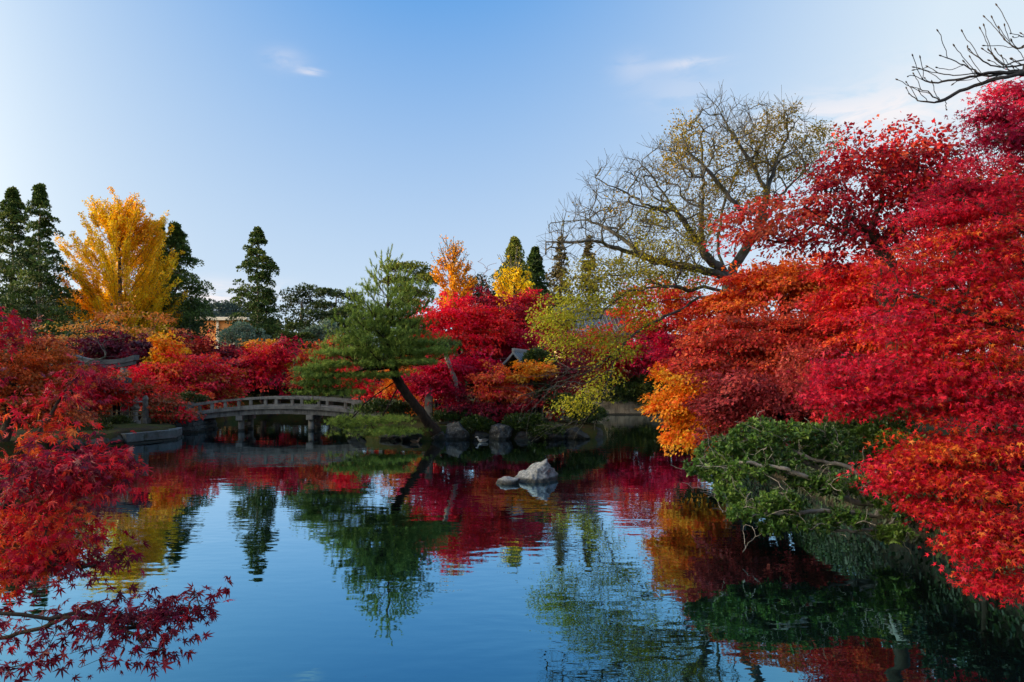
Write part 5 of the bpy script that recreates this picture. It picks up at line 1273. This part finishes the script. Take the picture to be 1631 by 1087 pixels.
M_DARKLEAF = single_leaf_mat('single_crimson_leaf', [(90, 10, 30), (140, 12, 40), (170, 18, 44)])

def near_maple(label, base, limbs, sprays_, seed, leaf, pal, root_r, fan=True, tmpl=T_MAPLE7, mats=(M_ORANGELEAF, M_REDLEAF, M_DARKLEAF), mcut=(.22, .72), nobj=300, freq=2.2, tip=.0022, trunk_top=None, hang=.5, bias=0, kmul=1., nmul=1., spr=2.1, tier=0, flat=.42, rcap=None):
    """limbs: world polylines from the trunk. sprays_: (px,py,rx,ry,d,depth,count of twigs,leaves per twig)"""
    r = np.random.RandomState(seed); x, y = base; z0 = gz(x, y)-.08
    e = empty('maple_tree', (x, y, z0+.08), label, 'tree')
    sk = Skel(); tt = np.array(trunk_top, float)
    tr = sk.path([(x, y, z0), ((x*2+tt[0])/3+.06, (y*2+tt[1])/3, z0+(tt[2]-z0)*.4), tt], step=.2, r=r, wob=.012); sk.ok[tr] = np.arange(len(tr)) > len(tr)*.55
    for pts in limbs:
        p0 = np.array(pts[0]); i = tr[int(np.argmin(np.linalg.norm(sk.P[tr]-p0-np.array((0, 0, -.4)), axis=1)))]
        sk.path(pts, i, step=.14, r=r, wob=.01)
    T = []; nl = []; tone = []
    for (px, py, rx, ry, d, rd, k, n, *tn) in sprays_:
        k = int(k*kmul); n = int(n*nmul)
        q = unit(r.normal(size=(k, 3)))*(r.rand(k, 1)**.4)
        T.append(W(px, py, d)+q*np.array((rx*d/FPX, rd, ry*d/FPX))); nl += [n]*k; tone += [tn[0] if tn else 0]*k
    T = np.vstack(T); nl = np.array(nl); tone = np.array(tone)
    if tier:
        slope = .22*(T[:, 0]-tt[0]); zz_ = T[:, 2]-slope+.3*snoise(T, 1.3, seed+3); T[:, 2] = T[:, 2]+(np.round(zz_/tier)*tier-zz_)*.62+r.normal(0, tier*.1, len(T))
    ti = sk.reach(T, .13, r, .2, .12, kdown=.1)
    sk.radii(tip, 3.0, root_r)
    if rcap: lim = np.ones(sk.n, bool); lim[tr] = False; sk.R[lim] = np.minimum(sk.R[lim], rcap)
    sk.mesh('trunk', M_BARK, e, 6, flare=.4)
    par = sk.P[sk.par[ti]]; dr = unit(T-par)
    si = np.repeat(np.arange(len(T)), nl); n = len(si)
    along = r.rand(n)*.9; spread = leaf*spr
    pos = T[si]-dr[si]*(along*leaf*3.2)[:, None]+r.normal(0, 1, (n, 3))*np.array((spread, spread, spread*flat))
    side = unit(pos-T[si]+dr[si]*.02+1e-6)
    out = unit(side*.7+dr[si]*.5+r.normal(0, .35, (n, 3))-np.array((0, 0, hang)))
    nrm = unit(np.array((0, -.25, 1.))+r.normal(0, .5, (n, 3)))
    size = leaf*(.42+.7*r.rand(n))
    t = (.5+.42*snoise(T, freq, seed)+.25*snoise(T, freq*3.1, seed+7)+r.normal(0, .12, len(T))+tone)[si]+r.normal(0, .15, n)
    cols = palette(t, pal, r, .18)
    dist = np.linalg.norm(pos-np.array((0, 0, CAMZ)), axis=1)
    px = CX+pos[:, 0]/pos[:, 1]*FPX; py = HY-(pos[:, 2]-CAMZ)/pos[:, 1]*FPX
    vis = (px > 0) & (px < 1631) & (py > 0) & (py < 1087)
    order = np.argsort(np.where(vis, dist/size, 1e9)); k = order[:nobj]
    tk = t[k]+r.normal(0, .08, len(k))
    leaf_objects(e, pos, out, nrm, size, k, tmpl, mats, seed=seed, pick=np.where(tk < mcut[0], 0, np.where(tk < mcut[1], 1, 2)))
    rest = np.ones(n, bool); rest[k] = False
    leaves('crown', pos[rest], out[rest], nrm[rest], size[rest], cols[rest], tmpl, M_LEAF, e, True)
    return e

# big red maple leaning in from the right
Q = lambda px, py, d: tuple(W(px, py, d))
near_maple('large bright red maple leaning in from the right over the water', (8.6, 8.6), [
    [Q(1700, 560, 8.6), Q(1600, 520, 8.4), Q(1480, 480, 8.6), Q(1380, 450, 9)],
    [Q(1700, 640, 8.5), Q(1580, 610, 8.3), Q(1450, 610, 8.4), Q(1340, 620, 8.6)],
    [Q(1720, 700, 8.4), Q(1600, 720, 8.0), Q(1500, 740, 8.0), Q(1420, 750, 8.2)],
    [Q(1740, 760, 8.3), Q(1640, 800, 7.7), Q(1560, 850, 7.5), Q(1540, 890, 7.4)],
    [Q(1700, 420, 8.7), Q(1620, 360, 8.8), Q(1540, 320, 9), Q(1480, 310, 9.4)],
    [Q(1690, 360, 9), Q(1620, 290, 9.2), Q(1560, 270, 9.4)]],
    [(1560, 300, 70, 40, 9.2, .8, 150, 13, .15), (1500, 350, 70, 50, 9.3, .8, 170, 13, .1), (1590, 390, 60, 60, 8.8, .8, 190, 13, .05), (1480, 430, 80, 50, 9, .8, 190, 13), (1570, 480, 80, 60, 8.6, .8, 230, 13, .1), (1440, 520, 80, 50, 8.9, .7, 200, 13, .1), (1540, 560, 90, 50, 8.4, .7, 240, 13, .15), (1380, 600, 90, 40, 8.7, .7, 210, 13, .15), (1470, 620, 90, 45, 8.4, .7, 240, 13, .2), (1580, 630, 70, 50, 8.2, .7, 200, 13, .2), (1350, 640, 60, 26, 8.6, .5, 110, 13, .2),
     (1560, 700, 80, 40, 8.0, .6, 200, 13, .05), (1480, 730, 70, 40, 8.1, .6, 170, 13, -.05), (1430, 755, 50, 26, 8.2, .5, 110, 13, .2), (1600, 760, 60, 40, 7.8, .6, 170, 13, .2), (1520, 790, 60, 34, 7.8, .5, 130, 13, .2), (1570, 830, 60, 40, 7.6, .5, 150, 13, .2), (1610, 870, 44, 40, 7.5, .5, 130, 13, -.1), (1550, 860, 40, 30, 7.5, .4, 80, 13, .2), (1600, 920, 36, 26, 7.4, .4, 90, 13, .15), (1480, 800, 40, 20, 7.9, .4, 60, 12, .2), (1640, 560, 70, 300, 9.0, 1.0, 420, 13, .1)],
    141, .062, [(230, 116, 40), (226, 80, 36), (210, 44, 34), (160, 18, 36), (200, 18, 44), (230, 28, 54), (222, 36, 66), (160, 22, 50)], .2, tmpl=T_MAPLE5, kmul=.95, nmul=1.35, spr=2.1, tier=.34, flat=.22, mats=(M_ORANGELEAF, M_REDLEAF, M_REDLEAF), mcut=(.1, .9), tip=.0042, trunk_top=(7.6, 8.6, 4.3), freq=1.3)
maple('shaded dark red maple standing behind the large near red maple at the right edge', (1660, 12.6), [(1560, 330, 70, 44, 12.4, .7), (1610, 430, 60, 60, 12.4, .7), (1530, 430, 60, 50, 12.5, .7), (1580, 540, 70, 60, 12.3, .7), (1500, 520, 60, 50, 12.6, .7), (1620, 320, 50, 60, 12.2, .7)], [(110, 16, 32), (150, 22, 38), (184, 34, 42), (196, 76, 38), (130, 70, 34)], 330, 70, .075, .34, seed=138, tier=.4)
near_maple('magenta red maple top rising at the upper right edge behind the near one', (11.2, 12.2), [
    [Q(1720, 300, 11.6), Q(1660, 240, 11.4), Q(1610, 200, 11.2), Q(1570, 180, 11)],
    [Q(1720, 260, 11.6), Q(1660, 180, 11.5), Q(1620, 140, 11.4)]],
    [(1610, 150, 36, 20, 11.2, .6, 60, 11, .3), (1575, 180, 34, 12, 11, .5, 44, 11, .2), (1620, 190, 34, 18, 11.2, .6, 60, 11, .3), (1585, 225, 34, 14, 11, .5, 50, 11, .2), (1630, 235, 30, 24, 11.2, .6, 70, 11, .3), (1650, 170, 30, 50, 11.4, .7, 80, 11, .2)],
    142, .066, [(110, 14, 44), (150, 14, 60), (180, 18, 70), (196, 24, 60)], .16, tmpl=T_MAPLE5, mats=(M_DARKLEAF, M_DARKLEAF, M_REDLEAF), nobj=120, nmul=1.6, tip=.003, trunk_top=(9.8, 11.8, 5.6))

def bare_branch():
    r = np.random.RandomState(151); x, y = 9.6, 9.6; z0 = gz(x, y)-.08
    e = empty('bare_tree', (x, y, z0+.08), 'leafless tree reaching bare knobbly twigs in from the upper right edge', 'tree')
    sk = Skel(); tr = sk.path([(x, y, z0), (x-.1, y, z0+3), (x-.2, y-.1, z0+5.2), (x-.5, y-.2, z0+7.4)], step=.25, r=r, wob=.015)
    d = 8.8
    def C(cx, cy): return W(1120+cx/2.937, 30+cy/2.937, d+r.normal(0, .12))
    i = tr[int(len(tr)*.78)]
    a = sk.path([C(1620, 200), C(1500, 255), C(1390, 275), C(1310, 300), C(1200, 340), C(1110, 385), C(1020, 388), C(965, 350)], i, step=.1, r=r, wob=.006)
    b = sk.path([C(1340, 265), C(1270, 240), C(1200, 210), C(1120, 178)], a[int(len(a)*.55)], step=.08, r=r, wob=.006)
    c = sk.path([C(1240, 258), C(1130, 262), C(1050, 228)], a[int(len(a)*.6)], step=.08, r=r, wob=.006)
    c2 = sk.path([C(1100, 300), C(1040, 290), C(990, 268)], c[int(len(c)*.4)], step=.08, r=r, wob=.006)
    c3 = sk.path([C(1060, 350), C(980, 318)], a[-8], step=.08, r=r, wob=.006)
    dd = sk.path([C(1420, 225), C(1330, 210), C(1250, 150)], a[int(len(a)*.48)], step=.08, r=r, wob=.006)
    f = sk.path([C(1560, 190), C(1480, 195), C(1400, 215), C(1340, 150)], a[int(len(a)*.38)], step=.08, r=r, wob=.006)
    g = sk.path([C(1640, 100), C(1540, 110), C(1470, 140), C(1420, 105)], tr[int(len(tr)*.85)], step=.08, r=r, wob=.006)
    h = sk.path([C(1620, 50), C(1520, 85), C(1445, 70)], tr[int(len(tr)*.9)], step=.08, r=r, wob=.006)
    br = np.concatenate([a[len(a)//3:], b, c, c2, c3, dd, f, g, h]); tips = [a[-1], b[-1], c[-1], c2[-1], c3[-1], dd[-1], f[-1], g[-1], h[-1]]
    for _ in range(80):
        j = br[r.randint(len(br))]; p = sk.P[j]; dr = unit(p-sk.P[sk.par[j]])
        v = unit(dr+np.array((-.1, r.normal(0, .4), .9*r.choice((1, 1, -.35))))+r.normal(0, .25, 3)); L = .12+.34*r.rand()
        l = sk.path([p+v*L*.5+r.normal(0, .012, 3), p+v*L+np.array((0, 0, .06*L))], j, step=.07, r=r, wob=.004); tips.append(l[-1])
    sk.radii(.0045, 2.5, .16); sk.mesh('trunk', bark_mat('dark_twig_bark', (44, 42, 44), (84, 80, 80)), e, 6, flare=.4)
    bm = bmesh.new()
    for t in tips:
        p = sk.P[t]; dr = Vector(unit(p-sk.P[sk.par[t]])); M = Matrix.Translation(Vector(p)) @ dr.to_track_quat('Z', 'Y').to_matrix().to_4x4()
        lathe(bm, [(.004, -.01), (.0095, .012), (.008, .026), (.001, .04)], (0, 0, 0), 6, M)
    o = bm_obj('bud', bm, M_BARK, e); o['kind'] = 'stuff'
bare_branch()

# ------------------------------------------------------------------ the green shrub over the water and greenery on the right bank
def water_shrub():
    r = np.random.RandomState(161); x, y = 7.1, 11.6; z0 = gz(x, y)-.05
    e = empty('evergreen_shrub', (x, y, z0), 'wide green leafy shrub with silvery bare branches hanging over the water', 'shrub')
    sk = Skel(); tr = sk.path([(x, y, z0), (6.9, 11.6, z0+.25), (6.6, 11.6, z0+.3)], step=.1, r=r)
    for pts in [[Q(1400, 800, 11.7), Q(1340, 790, 11.6), Q(1290, 762, 11.5), Q(1240, 745, 11.5), Q(1180, 740, 11.6)], [Q(1400, 815, 11.4), Q(1340, 815, 11.2), Q(1270, 815, 11), Q(1200, 820, 10.9)], [Q(1380, 760, 12), Q(1340, 740, 12), Q(1290, 730, 12.1), Q(1230, 700, 12.2)],
                [Q(1420, 830, 11.2), Q(1350, 845, 10.9), Q(1310, 842, 10.8), Q(1270, 835, 10.7)], [Q(1390, 790, 12), Q(1300, 745, 12.4), Q(1200, 705, 12.6), Q(1130, 735, 12.5)]]:
        sk.path(pts, tr[-1], step=.12, r=r, wob=.015)
    sp = [(1200, 705, 50, 30, 12.3, .6, 75), (1150, 720, 40, 24, 12.2, .5, 55), (1120, 745, 30, 18, 12, .4, 32), (1260, 695, 40, 24, 12.4, .5, 55), (1230, 735, 50, 24, 11.9, .5, 60), (1180, 750, 46, 20, 11.7, .5, 48), (1160, 785, 30, 14, 11.5, .4, 26), (1190, 815, 40, 16, 11.1, .4, 44), (1240, 800, 40, 18, 11, .4, 44), (1235, 838, 26, 14, 10.8, .3, 24), (1320, 720, 50, 24, 12.3, .5, 44), (1290, 770, 40, 16, 11.6, .4, 34), (1330, 770, 40, 20, 11.4, .4, 28), (1350, 825, 40, 14, 10.9, .4, 28), (1290, 835, 36, 10, 10.8, .3, 20), (1300, 690, 40, 18, 12.6, .5, 34), (1390, 780, 40, 26, 11.6, .4, 40), (1140, 755, 40, 14, 12, .4, 28), (1215, 680, 36, 12, 12.6, .4, 30), (1440, 800, 40, 30, 11.2, .4, 44), (1420, 850, 34, 14, 10.9, .3, 26)]
    T = np.vstack([W(a, b, d)+unit(r.normal(size=(k*2, 3)))*r.rand(k*2, 1)**.4*np.array((rx*d/FPX, rd, ry*d/FPX)) for a, b, rx, ry, d, rd, k in sp])
    T[:, 2] = np.maximum(T[:, 2], .1)
    ti = sk.reach(T, .14, r, .2, .16)
    for _ in range(170):   # dead twigs
        j = r.randint(len(tr)+6, sk.n-2); p = sk.P[j]; v = unit(r.normal(0, 1, 3)+np.array((-.6, -.4, .1))); L = .2+.45*r.rand(); sk.path([p+v*L*.5+r.normal(0, .04, 3), p+v*L], j, step=.1, r=r, wob=.012)
    sk.radii(.0045, 2.4, .11); sk.mesh('trunk', M_TWIG, e, 6)
    n = 19; si = np.repeat(np.arange(len(T)), n); dr = unit(T-sk.P[sk.par[ti]])[si]
    pos = T[si]-dr*(r.rand(len(si))*.05)[:, None]+r.normal(0, .012, (len(si), 3))
    out = unit(dr*.45+unit(r.normal(size=pos.shape))+np.array((0, 0, .25))); nrm = unit(np.array((0, -.2, 1))+r.normal(0, .4, pos.shape))
    t = (.5+.3*snoise(T, 2.5, 6)+r.normal(0, .15, len(T)))[si]+r.normal(0, .14, len(si))
    size = .082*(.5+.8*r.rand(len(si)))
    k = np.argsort(np.linalg.norm(pos-np.array((0, 0, CAMZ)), axis=1)/size)
    leaves('crown', pos, out, nrm, size, palette(t, GREENLEAF, r, .16), T_OVAL, M_GLOSSY, e, True)
water_shrub()
shrub('dark tall evergreen bush on the right bank behind the orange maple', (1172, 27.5), [(1120, 640, 34, 40, 27.5, .9), (1160, 620, 36, 60, 27.3, .9), (1140, 580, 34, 30, 27.5, .8)], [(28, 40, 18), (44, 58, 24), (64, 78, 32)], 176, 150, 80, .14, .4)
shrub('dense dark green bush behind the leafy shrub on the right bank', (1385, 13.6), [(1360, 690, 44, 34, 13.6, .7), (1410, 690, 40, 40, 13.4, .7), (1380, 720, 50, 30, 13, .6)], [(30, 44, 16), (46, 66, 22), (66, 88, 28)], 171, 150, 110, .06, .2)
shrub('yellow green bush under the red maple on the right bank', (1450, 12.6), [(1430, 720, 34, 26, 12.6, .5), (1460, 740, 34, 30, 12.2, .5)], [(56, 70, 22), (92, 104, 30), (120, 126, 40)], 172, 90, 80, .06, .18)
shrub('dark leafy bush hiding the foot of the near red maple', (1570, 9.6), [(1560, 800, 60, 50, 9.4, .5), (1620, 860, 60, 60, 8.8, .5), (1500, 830, 40, 36, 10, .5), (1600, 740, 60, 50, 9.8, .5), (1640, 780, 40, 80, 9.2, .5)], [(24, 40, 22), (38, 60, 32), (56, 82, 44)], 173, 200, 60, .085, .2)
shrub('broad leaved bush under the dusky maple on the right bank', (1290, 17.5), [(1270, 680, 60, 20, 17.4, .7), (1210, 690, 40, 14, 17.6, .5), (1340, 690, 40, 20, 17, .6)], [(24, 34, 16), (36, 52, 22), (50, 66, 26)], 174, 120, 70, .09, .24)
def wall_ivy():
    r = np.random.RandomState(175)
    n = 16000; y = 5.2+22*r.rand(n)**1.6; z = r.rand(n)**.7*1.3-.05
    x = np.interp(y, POND[:7, 1], POND[:7, 0])-.06-.10*r.rand(n)-.12*np.clip(z-.5, 0, 1)
    dens = .5+.5*snoise(np.column_stack([y, z]), 1.3, 7); keep = r.rand(n) < np.clip(dens*1.6*(z+.35), .08, 1); P = np.column_stack([x, y, z])[keep]
    out = unit(np.array((-.3, 0, -1.))+r.normal(0, .45, P.shape)); nrm = unit(np.array((-1, -.2, .35))+r.normal(0, .35, P.shape))
    tag(leaves('ivy', P, out, nrm, .11*(.5+.7*r.rand(len(P))), palette(.5+.3*r.normal(size=len(P)), [(28, 44, 22), (44, 66, 32), (66, 88, 42)], r, .15), T_OVAL, M_GLOSSY, None, True), 'dark green ivy trailing down the tan wall of the right bank', 'ivy')
wall_ivy()

# ------------------------------------------------------------------ the near maple on the left
near_maple('near red and orange maple reaching in from the left edge with large pointed leaves', (-4.7, 1.5), [
    [Q(-144, 1060, 3.0), Q(-24, 1022, 2.9), Q(36, 1005, 2.85), Q(116, 986, 2.8), Q(196, 980, 2.8), Q(276, 975, 2.75), Q(321, 965, 2.75)],
    [Q(116, 986, 2.8), Q(186, 1000, 2.7), Q(236, 1020, 2.65), Q(261, 1035, 2.6)],
    [Q(-144, 960, 3.2), Q(-24, 930, 3.1), Q(56, 910, 3.0), Q(126, 900, 3.0), Q(196, 885, 3.0)],
    [Q(-124, 820, 3.4), Q(-24, 788, 3.3), Q(26, 730, 3.3), Q(66, 680, 3.35), Q(106, 630, 3.4), Q(126, 590, 3.45)],
    [Q(-124, 780, 3.2), Q(-24, 770, 3.1), Q(56, 750, 3.0), Q(136, 740, 3.0), Q(181, 740, 3.0)],
    [Q(-124, 600, 3.6), Q(-44, 560, 3.5), Q(-4, 520, 3.5)],
    [Q(-124, 1100, 2.6), Q(-24, 1070, 2.5), Q(36, 1060, 2.4)]],
    [(131, 590, 22, 20, 3.45, .15, 11, 6, .1), (111, 635, 26, 20, 3.4, .15, 12, 6), (81, 675, 26, 22, 3.35, .2, 13, 6, -.05), (46, 705, 34, 24, 3.3, .25, 15, 7, -.1), (136, 690, 24, 14, 3.35, .15, 8, 6), (-4, 745, 36, 26, 3.3, .3, 15, 7, -.15), (36, 640, 20, 16, 3.4, .2, 5, 6), (-9, 690, 20, 20, 3.4, .2, 6, 6),
     (86, 745, 50, 28, 3.0, .25, 44, 8, .25), (156, 740, 34, 26, 3.0, .2, 34, 8, .3), (181, 765, 24, 18, 3.0, .15, 18, 7, .25), (36, 780, 50, 30, 3.05, .3, 34, 8, .05), (126, 780, 34, 22, 3.0, .2, 20, 7, .1), (76, 830, 50, 26, 3.0, .3, 38, 8, -.05), (6, 840, 44, 36, 3.1, .3, 34, 8, -.1), (121, 850, 24, 14, 3.0, .2, 14, 7, 0), (26, 890, 60, 22, 3.0, .3, 40, 8, -.05), (86, 895, 40, 16, 3.0, .2, 24, 7, .1),
     (176, 888, 28, 12, 3.0, .15, 13, 6, .6), (136, 905, 40, 12, 3.0, .2, 14, 5, .5), (-4, 930, 44, 24, 3.1, .25, 12, 7, 0), (6, 990, 40, 26, 2.9, .25, 13, 7, .1), (56, 960, 30, 14, 2.9, .2, 5, 6, .3),
     (176, 965, 40, 12, 2.8, .15, 16, 5, .6), (226, 975, 40, 14, 2.75, .12, 26, 6, .6), (276, 972, 26, 12, 2.75, .1, 22, 6, .65), (301, 955, 14, 7, 2.75, .08, 9, 5, .65), (191, 985, 34, 10, 2.78, .1, 14, 5, .6), (126, 985, 36, 16, 2.8, .15, 12, 5, .5), (246, 1020, 30, 14, 2.65, .12, 11, 5, .6), (276, 1000, 24, 12, 2.7, .12, 10, 5, .6), (76, 1020, 40, 16, 2.8, .2, 5, 5, .45), (146, 1040, 40, 18, 2.7, .15, 5, 5, .5), (36, 1060, 40, 22, 2.5, .2, 7, 6, .4), (-4, 1065, 26, 24, 2.3, .2, 6, 6, .3), (116, 1070, 30, 14, 2.7, .15, 4, 5, .5),
     (-9, 520, 26, 24, 3.5, .2, 26, 8, .25), (-14, 500, 14, 12, 3.5, .2, 8, 7, .25), (6, 545, 16, 12, 3.5, .2, 8, 6, .15), (-24, 600, 20, 30, 3.6, .2, 10, 6, -.1)],
    181, .041, [(226, 104, 36), (224, 70, 36), (206, 30, 40), (196, 14, 44), (170, 12, 46), (130, 10, 44), (104, 10, 40)], .12, trunk_top=(-4.2, 2.2, 3.6), mats=(M_ORANGELEAF, M_REDLEAF, M_DARKLEAF), freq=3.2, tip=.001, hang=.45, kmul=.85, nmul=1.1, spr=1.5, rcap=.0085)
